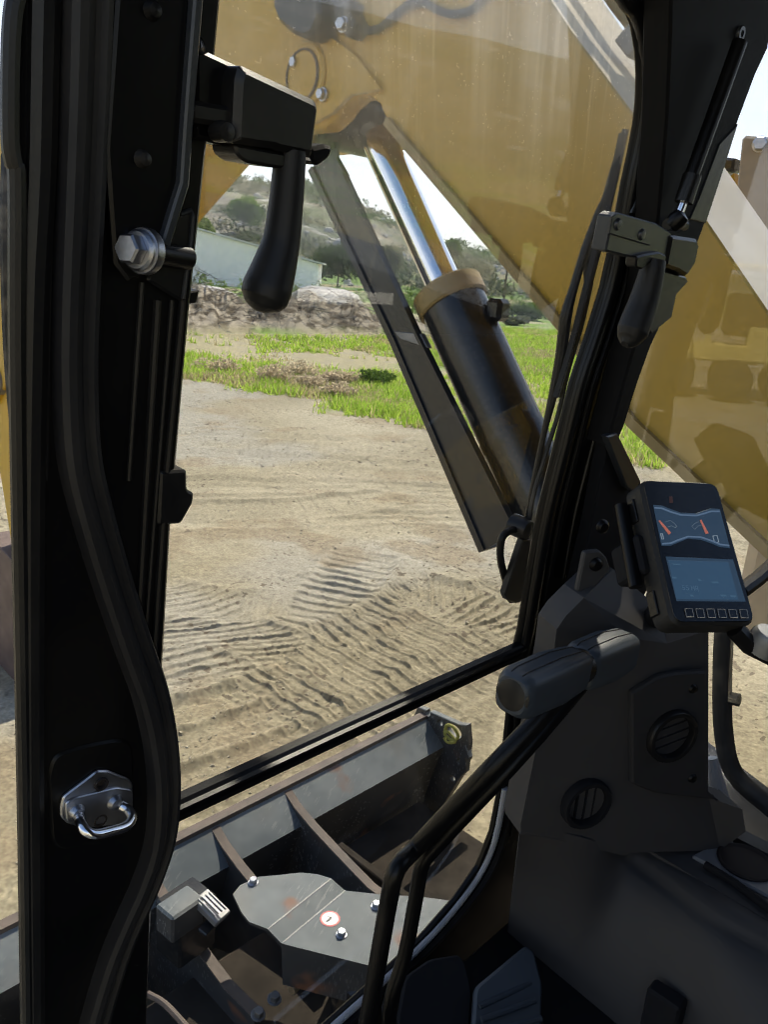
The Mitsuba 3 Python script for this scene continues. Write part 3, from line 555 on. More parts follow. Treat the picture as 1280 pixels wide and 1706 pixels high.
# ------------------------------------------------------------------ dozer blade
mat('oily_dirt', lambda p, n, uv: mix((.018, .016, .014), (.06, .05, .04), fb(p.x*14, p.y*14, p.z*14, 4)), .9, spec=.08)
bl = thing('dozer_blade', 'weathered dark steel dozer blade with rusty ribs resting on the dirt below the cab', 'dozer blade')
prof = [(1.765, .505), (1.745, .505), (1.64, .42), (1.69, .24), (1.735, .03), (1.78, .0), (1.80, .02), (1.735, .25), (1.715, .36)]
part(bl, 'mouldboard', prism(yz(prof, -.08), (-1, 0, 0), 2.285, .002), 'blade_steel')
part(bl, 'top_lip', sweep([A(-.085, 1.752, .508), A(2.198, 1.752, .508)], (0, 0, 1), [(-.016, -.012), (-.016, .004), (.016, .004), (.016, -.012)]), 'rusty_edge', 'rusty top edge of the blade')
rib_top = [(1.745, .497), (1.68, .462), (1.60, .437), (1.50, .415), (1.40, .395), (1.33, .382), (1.28, .385), (1.20, .39)]
for rx, lab in ((1.50, None), (1.217, None), (.98, None), (.42, None)):
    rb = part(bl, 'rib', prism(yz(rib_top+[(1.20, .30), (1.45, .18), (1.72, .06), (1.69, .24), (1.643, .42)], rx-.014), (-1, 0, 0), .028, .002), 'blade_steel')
    k = rb+'__worn_edge'; scene[k] = mikit.ply(sweep([A(rx, y, z+.001) for y, z in rib_top], (1, 0, 0), [(-.0015, -.0145), (-.0015, .0145), (.0035, .0145), (.0035, -.0145)]), 'rusty_edge', smooth=30)
ep = [(1.79, .525), (1.70, .535), (1.585, .545), (1.545, .560), (1.527, .49), (1.527, .38), (1.55, .325), (1.60, .20), (1.64, .02), (1.86, .0), (1.90, .06), (1.86, .3)]
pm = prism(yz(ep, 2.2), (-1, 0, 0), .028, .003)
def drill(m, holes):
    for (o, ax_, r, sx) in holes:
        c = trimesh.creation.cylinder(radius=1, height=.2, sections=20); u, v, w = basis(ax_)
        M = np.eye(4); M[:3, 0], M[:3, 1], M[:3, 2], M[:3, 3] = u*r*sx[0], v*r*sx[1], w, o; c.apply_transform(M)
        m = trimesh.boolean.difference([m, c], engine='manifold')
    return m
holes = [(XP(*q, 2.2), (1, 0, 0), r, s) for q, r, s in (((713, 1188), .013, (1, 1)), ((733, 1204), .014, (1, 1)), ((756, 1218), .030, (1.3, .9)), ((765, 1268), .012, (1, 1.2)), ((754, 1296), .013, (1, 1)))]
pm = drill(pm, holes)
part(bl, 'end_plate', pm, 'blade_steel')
part(bl, 'decal', prism([XP(*q, 2.1985) for q in ((709, 1209), (725, 1222), (714, 1228), (704, 1212))], (-1, 0, 0), .001, 0), 'teal_decal', 'small green and white decal on the inside of the end plate')
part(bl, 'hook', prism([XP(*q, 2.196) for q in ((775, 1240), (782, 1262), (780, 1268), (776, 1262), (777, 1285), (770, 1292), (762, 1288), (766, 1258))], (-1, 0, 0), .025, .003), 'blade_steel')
part(bl, 'bracket', cat(box((1.85, 1.45, .17), (.55, .45, .05), None, .006), box((1.62, 1.35, .24), (.03, .5, .14), None, .004)), 'oily_dirt')
part(bl, 'worn_bar', cat(box((1.78, 1.22, .21), (.42, .03, .03), frame_R((1, .1, 0), (0, 0, 1)), .003), box((1.95, 1.43, .31), (.40, .03, .03), frame_R((1, .05, 0), (0, 0, 1)), .003)), 'tan_steel')
rp = thing('rope_tie', 'short piece of yellow rope tied through the hole at the right end of the blade', 'rope')
hp = XP(756, 1220, 2.19)
part(rp, 'loop', tube([hp+A(-.01, .035, -.01), hp+A(-.02, .02, .03), hp+A(-.02, -.012, .035), hp+A(-.015, -.034, .005), hp+A(-.02, -.01, -.02), hp+A(-.02, .025, -.012), hp+A(-.03, .005, .012), hp+A(-.025, -.03, -.012), hp+A(-.03, .0, -.03), hp+A(-.03, .02, -.02)], .006, 8, 5), 'yellow_rope')
# folded cover plate over the swing frame
def sheet(V, F, th, down=(0, 0, -1)):
    V = np.array(V); n = len(V); V2 = np.vstack([V, V+A(*down)*th]); F = np.array(F); Fc = [list(f) for f in F]+[[f[2]+n, f[1]+n, f[0]+n] for f in F]
    ed = {}
    for f in F:
        for a, b in ((f[0], f[1]), (f[1], f[2]), (f[2], f[0])): ed[(a, b)] = 1
    for a, b in list(ed):
        if (b, a) not in ed: Fc += [[a, a+n, b+n], [a, b+n, b]]
    m = trimesh.Trimesh(V2, Fc, process=False)
    if m.volume < 0: m.invert()
    return m
cp = thing('cover_plate', 'folded grey steel cover plate with bolts and a round decal in front of the cab', 'cover plate')
cv = [ZP(388, 1489, .575), ZP(400, 1474, .575), ZP(431, 1460, .575), ZP(465, 1457, .575), ZP(501, 1453, .575), ZP(530, 1456, .575), ZP(552, 1463, .575),   # 0..6 far edge of the upper facet
      ZP(446, 1547, .575), ZP(415, 1535, .575), ZP(403, 1520, .575),                              # 7..9 near edge
      ZP(575, 1483, .560), ZP(469, 1571, .560),                                                      # 10,11 foot of the step
      ZP(640, 1490, .560), ZP(700, 1493, .560), ZP(790, 1505, .560), ZP(860, 1560, .560),              # 12..15 far edge
      ZP(790, 1650, .560), ZP(640, 1614, .560), ZP(560, 1594, .560)]                                  # 16..18 fold line
drop = [p+A(0, -.012, -.11) for p in (cv[11], cv[18], cv[17], cv[16])]
cv += drop  # 19..22
cf = [[0, 8, 9], [0, 1, 8], [1, 7, 8], [1, 2, 7], [2, 3, 7], [3, 4, 7], [4, 5, 7], [5, 6, 7], [7, 6, 10], [7, 10, 11], [11, 10, 18], [10, 12, 18], [12, 17, 18], [12, 13, 17], [13, 14, 17], [14, 15, 17], [15, 16, 17],
      [11, 18, 20], [11, 20, 19], [18, 17, 21], [18, 21, 20], [17, 16, 22], [17, 22, 21]]
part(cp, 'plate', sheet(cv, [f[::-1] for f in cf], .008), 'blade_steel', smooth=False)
for px, py, z in ((422, 1470, .575), (569, 1557, .560), (627, 1510, .560), (745, 1560, .560)): part(cp, 'bolt', hexbolt(ZP(px, py, z), (0, 0, 1), .019, .011, .0145), 'zinc')
for a_, b_ in ((6, 7), (10, 11)): part(cp, 'fold_edge', tube([cv[a_]+A(0, 0, -.0004), cv[b_]+A(0, 0, -.0004)], .0016, 8), 'dull_steel', 'worn edge of a fold, brightened to look sunlit')  # worn fold lines, also brightened to give the strip its sunlit look
dk = ZP(550, 1530, .5605)
dec = part(cp, 'decal', lathe([(0, 0), (.026, 0), (.026, .0006), (0, .0006)], dk, (0, 0, 1), 32), 'red_decal', 'round white decal with a red border and a dark arrow')
scene[dec+'__face'] = mikit.ply(lathe([(0, .0006), (.0215, .0006), (.0215, .0010), (0, .0010)], dk, (0, 0, 1), 32), 'white_decal', smooth=30)
u1 = unit(ZP(560, 1521, .560)-ZP(540, 1539, .560)); v1 = np.cross(A(0, 0, 1), u1)
ar = [dk+A(0, 0, .0016)+u1*a+v1*b for a, b in ((-.014, .002), (.002, .002), (.0, .010), (.006, .0), (.0, -.004), (-.014, -.002))]
scene[dec+'__arrow'] = mikit.ply(prism(ar, (0, 0, 1), .0006, 0), 'dark_decal', smooth=False)
# machinery under the cab front
uf = thing('undercarriage', 'dark oily undercarriage frame seen below the cab windscreen', 'undercarriage')
part(uf, 'frame', cat(box((.95, .95, .20), (1.2, 1.0, .22), None, .02), box((1.0, 1.33, .24), (.5, .30, .14), None, .02), box((1.0, .5, .42), (1.3, .5, .4), None, .02)), 'oily_dirt')
part(uf, 'swing_post', cat(lathe([(0, .30), (.20, .30), (.20, .47), (.17, .49), (0, .49)], (1.33, 1.02, 0), (0, 0, 1), 32)), 'cylinder_black')
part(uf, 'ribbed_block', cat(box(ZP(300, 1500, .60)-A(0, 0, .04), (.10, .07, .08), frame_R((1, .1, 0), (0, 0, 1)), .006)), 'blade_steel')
part(uf, 'slotted_bracket', cat(box(ZP(352, 1505, .585)-A(0, 0, .012), (.055, .085, .02), frame_R((1, .25, 0), (.2, -.35, 1)), .003), *[box(ZP(352, 1505, .598)+A(-.016+.011*k, -.002, 0), (.004, .06, .006), frame_R((1, .25, 0), (.2, -.35, 1)), .001) for k in range(4)]), 'dull_steel')
part(uf, 'bracket', cat(box(ZP(356, 1533, .54), (.09, .03, .012), frame_R((1, .3, 0), (0, -.3, 1)), .003), box(ZP(310, 1535, .50), (.12, .10, .16), frame_R((1, .1, 0), (0, 0, 1)), .006)), 'cylinder_black')
for px, py in ((430, 1690), (457, 1664)): part(uf, 'bolt', hexbolt(ZP(px, py, .42), (0, -.2, 1), .022, .016, .018), 'dull_steel')
part(uf, 'edge_bar', tube([ZP(486, 1650, .40), ZP(503, 1632, .40)], .012, 8), 'tan_steel')
part(uf, 'edge_bar', tube([ZP(246, 1655, .62), ZP(275, 1672, .62), ZP(315, 1715, .62)], .007, 8, 4), 'rusty_edge')

# ------------------------------------------------------------------ cab shell
mat('grey_trim', lambda p, n, uv: mix((.022, .025, .030), (.030, .033, .038), fb(p.x*9, p.y*9, p.z*9)), .32)  # grey of real trim, also used for painted edge highlights
mat('pale_trim', (.30, .31, .33), .35)
mat('floor_mat', (.008, .008, .0085), .7, spec=.2)
mat('headliner', (.025, .025, .025), .8)
cab = thing('cab', 'black framed digger cab with dusty windscreen and side window', 'excavator cab')
W = lambda pts, off=0.0: [WP(x, y, off) for x, y in pts]
TN = -WN
oct_ = lambda r, k=10: [(r*math.cos(a), r*math.sin(a)) for a in np.linspace(0, 2*np.pi, k, endpoint=False)]
outer = [(52, -300), (18, -40), (6, 30), (2, 120), (2, 235), (8, 275), (13, 312), (13, 600), (19, 1000), (26, 1400), (31, 1760)]
inner = [(244, 1760), (252, 1560), (268, 1200), (287, 870), (318, 520), (346, 255), (374, -40), (396, -300)]
LO = -.03
part(cab, 'left_pillar', prism(W([(x+7, y) for x, y in outer]+inner, LO), TN, .008, .003), 'black_paint')
part(cab, 'pillar_core', prism(W([(122, -300), (104, 600), (118, 1760), (230, 1760), (262, 1200), (300, 520), (372, -300)], LO+.004), TN, .07, .004), 'black_paint')
part(cab, 'pillar_edge', tube([WP(x+16, y, LO-.002) for x, y in outer], .0055, 10, 4), 'satin_black')
part(cab, 'pillar_ridge', sweep([WP(x, y, LO) for x, y in ((86, -300), (74, -40), (70, 120), (66, 300), (58, 450), (54, 600), (51, 800), (51, 1100), (53, 1400), (57, 1760))], TN, [(-.009, -.002), (-.008, .005), (-.003, .008), (.003, .0075), (.008, .004), (.009, -.002)], smooth=3), 'satin_black')
part(cab, 'pillar_ridge', sweep([WP(x, y, LO) for x, y in ((106, -300), (92, -40), (88, 120), (83, 300), (78, 450), (75, 600), (72, 800))], TN, [(-.003, -.002), (-.002, .003), (.002, .003), (.003, -.002)], smooth=3), 'satin_black')
seal_px = [(163, -300), (149, -40), (143, 150), (136, 330), (128, 520), (127, 640), (134, 760), (154, 850), (186, 960), (222, 1070), (253, 1160), (270, 1245), (275, 1325), (268, 1400), (246, 1468), (216, 1535), (190, 1600), (160, 1700), (140, 1780)]
part(cab, 'door_seal', sweep([WP(x, y, LO-.006) for x, y in seal_px], TN, [(-.0145, -.006), (-.0145, .003), (-.0125, .0065), (-.009, .0075), (-.006, .0045), (-.003, .004), (.0, .0075), (.005, .012), (.010, .0115), (.0135, .008), (.0145, -.006)][::-1], smooth=6), 'rubber', 'ribbed black rubber door seal bulging around the door opening')
for pts, r in (([(236, 470), (226, 620), (214, 800)], .0022), ([(262, 500), (244, 800), (230, 1040)], .003), ([(304, 500), (276, 800), (262, 1000), (250, 1200)], .0028), ([(286, 500), (258, 850), (243, 1050)], .002)):
    part(cab, 'post_bead', tube([WP(x, y, LO-.001) for x, y in pts], r, 8), 'satin_black')
part(cab, 'jamb_recess', prism(W([(80, 1290), (92, 1258), (150, 1240), (222, 1228), (226, 1390), (160, 1410), (88, 1420)], LO-.0025), TN, .006, .002, .02), 'black_paint')
# bent bracket that carries the window catch, its bolt and stop
part(cab, 'catch_bracket', prism(W([(212, -240), (334, -240), (319, -40), (311, 100), (303, 210), (297, 305), (284, 346), (262, 415), (252, 455), (215, 470), (192, 440), (178, 250)], LO-.014), TN, .006, .002), 'black_paint')
part(cab, 'catch_bracket', sweep([WP(x, y, LO-.010) for x, y in ((335, -240), (320, -40), (309, 100), (301, 210), (295, 305), (282, 346), (262, 412))], TN, [(-.0035, -.012), (-.0035, .009), (-.002, .0105), (.002, .0105), (.0035, .009), (.0035, -.012)]), 'grey_trim')  # edge coloured grey as its sky highlight
part(cab, 'stop_plate', prism(W([(283, 362), (318, 349), (323, 356), (320, 400), (306, 503), (298, 500), (246, 468), (258, 432)], LO-.006), TN, .006, .002, .002), 'satin_black')
part(cab, 'stop_edge', tube(W([(300, 357), (318, 351), (321, 362), (318, 400), (305, 498)], LO-.0065), .0018, 8), 'grey_trim')  # grey bead painted in as the plate edge highlight
part(cab, 'tab', prism(W([(312, 487), (333, 484), (328, 505), (310, 508)], LO+.01), TN, .015, .001), 'satin_black')
for q in ((118*2+1, 265), (253, 18)): part(cab, 'rivet', lathe([(0, .006), (.004, .005), (.006, 0)], WP(*q, LO-.014), TN, 12), 'satin_black')
part(cab, 'knob', lathe([(0, .014), (.006, .012), (.009, .006), (.009, -.01)], WP(318, 84, LO+.004), (-.5, -.85, .1), 16), 'black_paint')
BS = .84
hb = thing('hinge_bolt', 'shiny hex head bolt with stacked washers on the left cab pillar', 'bolt')
bo = WP(247, 420, LO-.020); bx_ = unit(A(-.9, -.30, .05))
part(hb, 'washer', lathe([(a*BS, b) for a, b in [(0, 0), (.0172, 0), (.0178, .001), (.0178, .006), (.0172, .007), (0, .007)]], bo, bx_, 40), 'zinc')
part(hb, 'flange', lathe([(a*BS, b) for a, b in [(0, .007), (.0158, .007), (.0158, .010), (.0138, .012), (0, .0125)]], bo, bx_, 40), 'zinc')
part(hb, 'head', hexbolt(bo+bx_*.0125, bx_, .0175, .009), 'zinc')
part(hb, 'shank', lathe([(0, -.04), (.008, -.04), (.008, 0)], bo, bx_, 20), 'black_paint')
ds = thing('door_striker', 'shiny zinc door striker loop bolted low on the left pillar', 'door striker')
so = LO-.006
sp = drill(prism(W([(101, 1345), (105, 1328), (150, 1294), (162, 1284), (180, 1284), (216, 1298), (222, 1306), (222, 1362), (208, 1374), (140, 1380), (112, 1372), (102, 1362)], so), TN, .004, .0012, .003), [(WP(168, 1306, so), TN, .0052, (1, 1)), (WP(166, 1365, so), TN, .0052, (1, 1))])
part(ds, 'base_plate', sp, 'zinc')
part(ds, 'step', prism(W([(108, 1338), (125, 1329), (195, 1312), (222, 1316), (222, 1362), (140, 1378), (112, 1370)], so-.0018), TN, .002, .0008, .004), 'zinc')
for q in ((168, 1305), (166, 1365)): part(ds, 'bolt_hole', lathe([(0, -.0035), (.006, -.0035), (.006, .0022), (.0045, .0022), (.0035, -.001), (0, -.001)], WP(*q, so), TN, 20), 'hole_dark')
q1, q2 = WP(126, 1350, so), WP(190, 1334, so); outv = A(0, -1, -.35)*.030
side = unit(q2-q1)
lp = [q1+A(0, .004, 0), q1+outv*.25, WP(133, 1366, so-.012), WP(142, 1383, so-.022), WP(160, 1389, so-.026), WP(185, 1384, so-.026), WP(210, 1376, so-.024), WP(220, 1362, so-.018), WP(214, 1349, so-.010), WP(203, 1342, so-.004), q2+A(0, .003, 0)]
part(ds, 'loop', tube(lp, .0042, 14, 6), 'chrome')
for q in (q1, q2): part(ds, 'weld', lathe([(0, .007), (.005, .006), (.0072, .002), (.0075, 0)], q, TN, 16), 'zinc')
# left window catch with hanging grip
wc = thing('window_catch', 'black window catch with a hanging rubber grip on the left pillar', 'window catch')
HO = -.055
part(wc, 'arm', prism(W([(326, 82), (338, 82), (402, 112), (396, 245), (388, 247), (345, 236), (326, 232)], HO+.018), TN, .022, .003), 'black_paint')
part(wc, 'link', cat(prism(W([(318, 166), (385, 178), (392, 188), (390, 205), (384, 214), (320, 204)], HO+.008), TN, .012, .003, .004)), 'satin_black')
part(wc, 'pivot', lathe([(0, .006), (.006, .005), (.007, 0), (.007, -.008)], WP(372, 220, HO+.004), TN, 14), 'satin_black')
part(wc, 'housing', prism(W([(397, 132), (404, 108), (530, 168), (535, 182), (524, 263), (466, 252), (460, 249), (392, 240)], HO), TN, .045, .0045, .003), 'satin_black')
part(wc, 'lower_lip', prism(W([(392, 240), (520, 264), (522, 272), (470, 282), (410, 272), (394, 258)], HO+.006), TN, .03, .002, .004), 'satin_black')
g_px = [(484, 250), (481, 290), (476, 345), (469, 400), (457, 445), (446, 478), (440, 497), (435, 510), (432, 519)]; g_r = [.0125, .0133, .0142, .0155, .0185, .0208, .0200, .0145, .005]
part(wc, 'grip', tube([WP(x, y, HO+.012) for x, y in g_px], g_r, 24, 5, squash=.85), 'grip_rubber')
part(wc, 'grip_seam', tube([WP(x+2, y, HO+.0115)+TN*(r*.86) for (x, y), r in zip(g_px[1:7], g_r[1:7])], .0007, 5, 4), 'grip_rubber')
part(wc, 'hook', prism(W([(518, 246), (545, 240), (557, 246), (552, 262), (532, 277), (518, 272)], HO+.02), TN, .02, .003, .003), 'matte_black')
part(cab, 'catch_block', prism(W([(268, 786), (312, 783), (313, 818), (324, 821), (323, 838), (303, 873), (264, 876)], LO-.004), TN, .035, .002, .003), 'satin_black')
# right front frame: gasket, post, trim, side post
ri = [(1012, -45), (1036, 0), (1051, 16), (1063, 45), (1070, 88), (1072, 127), (1070, 173), (1066, 207), (1057, 255), (1046, 305), (1030, 390), (1010, 480), (985, 560), (958, 640), (933, 740), (905, 850), (885, 960), (870, 1050), (858, 1100)]
ro = [(930, 1100), (960, 960), (990, 850), (1020, 740), (1062, 640), (1090, 560), (1130, 470), (1155, 400), (1190, 250), (1230, 100), (1262, -45)]
part(cab, 'right_post', prism(W(ri+ro, 0.0), TN, .012, .003), 'black_paint')
part(cab, 'gasket', sweep([WP(x+9, y, -.001) for x, y in ri], TN, oct_(.0105, 12), smooth=3), 'gasket_rubber')
part(cab, 'gasket', sweep([WP(x+30, y+3, -.002) for x, y in ri[2:]], TN, oct_(.006, 10), smooth=3), 'gasket_rubber')
for dx, r in ((54, .003), (74, .004)):
    part(cab, 'post_bead', tube([WP(x+dx, y+4, -.002) for x, y in ri[8:17]], r, 8, 3), 'satin_black')
part(cab, 'lit_facet', prism(W([(1095, 224), (1106, 229), (1078, 320), (1066, 358), (1054, 355), (1072, 300)], -.012), TN, .010, .001), 'grey_trim')  # post facet coloured grey for the sky reflected in it
part(cab, 'side_post', prism(W([(1120, -45), (1300, -45), (1280, 82), (1259, 127), (1229, 207), (1206, 281), (1176, 372), (1150, 440), (1085, 578), (1062, 642), (1040, 712), (1030, 735), (1012, 742), (1040, 640), (1080, 500), (1098, 360), (1112, 200), (1118, 60)], -.045), TN, .035, .003), 'matte_black')
part(cab, 'side_trim', prism(W([(1225, 214), (1230, 207), (1207, 281), (1177, 372), (1150, 366), (1166, 330), (1200, 240)], -.047), TN, .004, .001), 'grey_trim')
part(cab, 'bolt', lathe([(.004, .004), (.008, .004), (.009, .002), (.009, 0)], WP(1232, 57, -.046), TN, 18), 'grey_trim')
part(cab, 'header', box((.72, .56, 2.72), (1.15, .09, .30), None, .01), 'black_paint')
part(cab, 'corner_panel', prism(W([(1012, 742), (1034, 730), (1068, 800), (1080, 980), (1040, 1060), (950, 1020), (985, 880)], -.035), TN, .02, .002), 'dark_plastic')
part(cab, 'corner_bar', prism(W([(1012, 728), (1030, 722), (1068, 800), (1060, 822), (1045, 812)], -.05), TN, .012, .002), 'grey_trim')
part(cab, 'hook_bracket', tube([WP(x, y, .06) for x, y in ((872, 882), (850, 884), (836, 898), (834, 930), (842, 965), (852, 1000))], .0058, 10, 5), 'black_paint')
part(cab, 'mount_plate', prism(W([(872, 900), (885, 900), (876, 1000), (860, 1006), (846, 1000), (842, 990)], .045), TN, .012, .002), 'satin_black')
# crossbar and lower window frame
cb = [WP(x, y, .0) for x, y in ((282, 1352), (562, 1222), (866, 1083))]
part(cab, 'crossbar', sweep(cb, TN, [(-.013, -.006), (-.013, .004), (-.010, .008), (-.006, .008), (-.003, .003), (.0, .003), (.003, .009), (.008, .010), (.013, .004), (.013, -.006)][::-1], smooth=0), 'black_paint')
part(cab, 'crossbar_trim', sweep([p+TN*.0105 for p in cb], TN, [(-.0105, -.004), (-.009, .002), (-.006, .002), (-.0045, -.004)][::-1]), 'gasket_rubber')
lw = [(858, 1096), (850, 1200), (838, 1310), (822, 1390), (800, 1445), (762, 1500), (704, 1566), (642, 1624), (560, 1698), (500, 1752)]
part(cab, 'lower_frame', prism(W(lw+[(520, 1800), (960, 1800), (952, 1090)], -.004), TN, .012, .003), 'black_paint')
part(cab, 'lower_trim', tube([WP(x+4, y+3, -.006) for x, y in lw[2:]], .0058, 10, 4), 'pale_trim')
part(cab, 'lower_seal', sweep([WP(x+16, y+9, -.006) for x, y in lw[1:]], TN, [(-.006, -.003), (-.005, .006), (.005, .006), (.006, -.003)], smooth=4), 'rubber')
for dx in (9, 24): part(cab, 'post_bead', tube([WP(x+dx, y, -.006) for x, y in ((856, 1120), (848, 1220), (838, 1320), (826, 1390))], .003, 8, 3), 'satin_black')
# glass
gl_ = lambda x0, x1, z0, z1, o=.0: [A(x, (WC+o)*math.hypot(1, .09)-.09*z, z) for x, z in ((x0, z0), (x1, z0), (x1, z1), (x0, z1))]
quad = lambda P: trimesh.Trimesh(np.array(P), [[0, 1, 2], [0, 2, 3]], process=False)
part(cab, 'windscreen', quad(gl_(.30, 1.14, 1.60, 2.62, .022)), 'clear_glass', 'upper windscreen pane', smooth=False)
part(cab, 'dust_film', quad(gl_(.30, 1.14, 2.09, 2.62, .026)), 'dust_film', 'dusty streaks on the upper windscreen', smooth=False)
part(cab, 'lower_windscreen', quad(gl_(.30, .99, 1.0, 1.63, .026)), 'clear_glass', 'lower windscreen pane', smooth=False)
part(cab, 'side_window', quad([A(1.445, -.30, 1.30), A(1.204, .60, 1.30), A(1.204, .60, 2.60), A(1.445, -.30, 2.60)]), 'clear_glass', 'right hand side window pane', smooth=False)
# rest of the shell
part(cab, 'roof', box((.72, -.16, 2.80), (1.16, 1.5, .06), None, .02), 'headliner')
part(cab, 'rear_wall', box((.75, -.88, 1.9), (1.0, .06, 1.75), None, .01), 'headliner')
part(cab, 'rear_pillar', box((.22, -.80, 1.9), (.09, .12, 1.75), None, .01), 'black_paint')
part(cab, 'side_wall', box((1.245, -.15, 1.16), (.05, 1.50, .32), None, .01), 'black_paint')
part(cab, 'rear_side_wall', box((1.247, -.62, 1.65), (.05, .56, .75), None, .01), 'black_paint')
part(cab, 'roof_rail', box((1.235, -.12, 2.68), (.05, 1.36, .18), None, .01), 'black_paint')
part(cab, 'left_side_panel', box((.20, -.62, 1.9), (.04, .46, 1.75), None, .01), 'black_paint')
part(cab, 'floor', box((.76, -.12, 1.025), (.95, 1.45, .05), None, .004), 'floor_mat')

seat = thing('operator_seat', 'black padded operator seat behind the levers, mirrored faintly in the windscreen', 'seat')
part(seat, 'cushion', box((.74, -.42, 1.42), (.48, .46, .12), None, .04), 'rubber')
part(seat, 'backrest', box((.74, -.68, 1.80), (.46, .12, .72), frame_R((1, 0, 0), (0, -.15, 1)), .045), 'rubber')
part(seat, 'base', box((.74, -.42, 1.21), (.40, .40, .31), None, .02), 'floor_mat')

# ------------------------------------------------------------------ right hand latch, gas strut, wiper
rl = thing('window_latch', 'grey and black window latch with a hanging grip on the right front post', 'window latch')
RO = -.075
part(rl, 'striker_plate', prism(W([(1022, 360), (1030, 354), (1094, 372), (1120, 388), (1114, 438), (1062, 432), (1010, 419)], RO), TN, .02, .002, .002), 'grey_trim')
part(rl, 'upper_plate', prism(W([(1021, 361), (1030, 355), (1096, 374), (1084, 410), (1016, 390)], RO-.003), TN, .004, .001), 'grey_trim')
for q in ((1029, 374), (1069, 391)): part(rl, 'rivet', lathe([(0, .0035), (.005, .003), (.0068, 0)], WP(*q, RO-.003), TN, 18), 'grey_trim')
part(rl, 'block', prism(W([(1120, 392), (1164, 399), (1167, 408), (1160, 440), (1146, 462), (1130, 452), (1110, 445)], RO-.004), TN, .04, .004, .003), 'satin_black')
part(rl, 'hook', cat(prism(W([(1062, 428), (1075, 424), (1100, 420), (1112, 426), (1108, 440), (1080, 440), (1072, 450), (1060, 446)], RO-.008), TN, .015, .002, .003)), 'satin_black')
part(rl, 'backing', prism(W([(1098, 448), (1145, 462), (1148, 470), (1128, 492), (1120, 530), (1086, 558), (1078, 540), (1086, 490)], RO+.006), TN, .012, .002), 'satin_black')
r_px = [(1092, 432), (1087, 450), (1080, 478), (1072, 505), (1062, 532), (1054, 552), (1047, 566), (1041, 574)]; r_r = [.013, .015, .0168, .0182, .0195, .0195, .0145, .005]
part(rl, 'grip', tube([WP(x, y, RO-.006) for x, y in r_px], r_r, 22, 5, squash=.9), 'grip_rubber')
gs = thing('gas_strut', 'slim black gas strut leaning along the right front post', 'gas strut')
part(gs, 'tube', tube([WP(x, y, -.066) for x, y in ((1233, 70), (1190, 190), (1148, 306))], .0088, 18), 'black_paint')
part(gs, 'sleeve', tube([WP(x, y, -.066) for x, y in ((1154, 292), (1139, 338))], .0112, 18), 'satin_black')
part(gs, 'rod', tube([WP(x, y, -.066) for x, y in ((1140, 334), (1130, 362))], .0055, 14), 'chrome')
part(gs, 'ball_joint', cat(lathe([(0, -.012), (.010, -.009), (.012, 0), (.010, .009), (0, .012)], WP(1128, 368, -.066), (.2, -.6, .8), 18), tube([WP(1112, 374, -.06), WP(1140, 376, -.06)], .007, 10)), 'black_paint')
wp = thing('wiper', 'black windscreen wiper standing along the right edge outside the windscreen', 'wiper')
WO = .045
part(wp, 'blade', sweep([WP(x, y, WO+.008) for x, y in ((1042, 216), (1026, 292), (1001, 400), (978, 490), (955, 580), (930, 662))], TN, [(-.0032, -.003), (-.0032, .003), (.0032, .003), (.0032, -.003)], smooth=3), 'satin_black')
part(wp, 'rubber_edge', sweep([WP(x, y, WO) for x, y in ((1036, 222), (1020, 296), (995, 402), (972, 492), (950, 580), (925, 662))], TN, [(-.001, -.004), (-.001, .004), (.001, .004), (.001, -.004)], smooth=3), 'rubber')
part(wp, 'spine', tube([WP(x, y, WO+.0035) for x, y in ((1041, 220), (1025, 295), (1000, 402), (977, 492), (954, 581), (929, 662))], .0009, 6, 3), 'zinc')
part(wp, 'arm', tube([WP(x, y, WO+.018) for x, y in ((1034, 236), (1017, 292), (1007, 330), (997, 356), (975, 415), (956, 478), (942, 530), (935, 590), (921, 660), (908, 715), (892, 790), (876, 880))], [.002, .003, .0035, .0055, .006, .006, .0085, .008, .0065, .0045, .004, .005], 10, 3), 'satin_black')
part(wp, 'bracket', prism(W([(978, 420), (992, 372), (1000, 380), (990, 430), (988, 480), (980, 478)], WO+.016), TN, .008, .001), 'satin_black')
part(wp, 'hose', tube([WP(x, y, WO+.012) for x, y in ((985, 470), (968, 545), (946, 620), (930, 690), (908, 760), (888, 830), (878, 900))], .0035, 8, 4), 'hose_black')
part(wp, 'pivot', lathe([(0, .012), (.014, .010), (.017, 0), (.017, -.02)], WP(872, 880, WO+.01), TN, 20), 'satin_black')

# ------------------------------------------------------------------ corner console
mat('insert_plastic', lambda p, n, uv: mix((.026, .026, .028), (.034, .033, .034), fb(p.x*9, p.y*9, p.z*9)), .65, spec=.15, bump=(grain, .0001, 3e-4))
con = thing('console', 'dark grey moulded plastic corner console with round air vents', 'console')
K = lambda px, py, o=0.0: CP(px, py, o)
back = lambda p, d=.10: p+CN*d
cvx = [K(973, 996, .0), K(1045, 1062, -.012), K(1022, 948, .045), K(1112, 1072, -.004), K(1098, 1012, .045),         # 0 1 2 3 4
       K(944, 1025, .004), K(928, 1048, .008), K(923, 1087, .01), K(912, 1150, .01), K(899, 1219, .01), K(868, 1372, .010), K(868, 1385, .010), K(868, 1390, .010),  # 5..12
       K(1052, 1145, -.010), K(1052, 1310, -.010), K(1052, 1420, -.012), K(1040, 1425, -.008), K(985, 1400, -.002),   # 13..17
       K(1181, 1050, .0), K(1180, 1319, .0), K(1200, 1335, -.014), K(1237, 1348, -.034), K(1243, 1385, -.038), K(1200, 1416, -.022)]  # 18..23
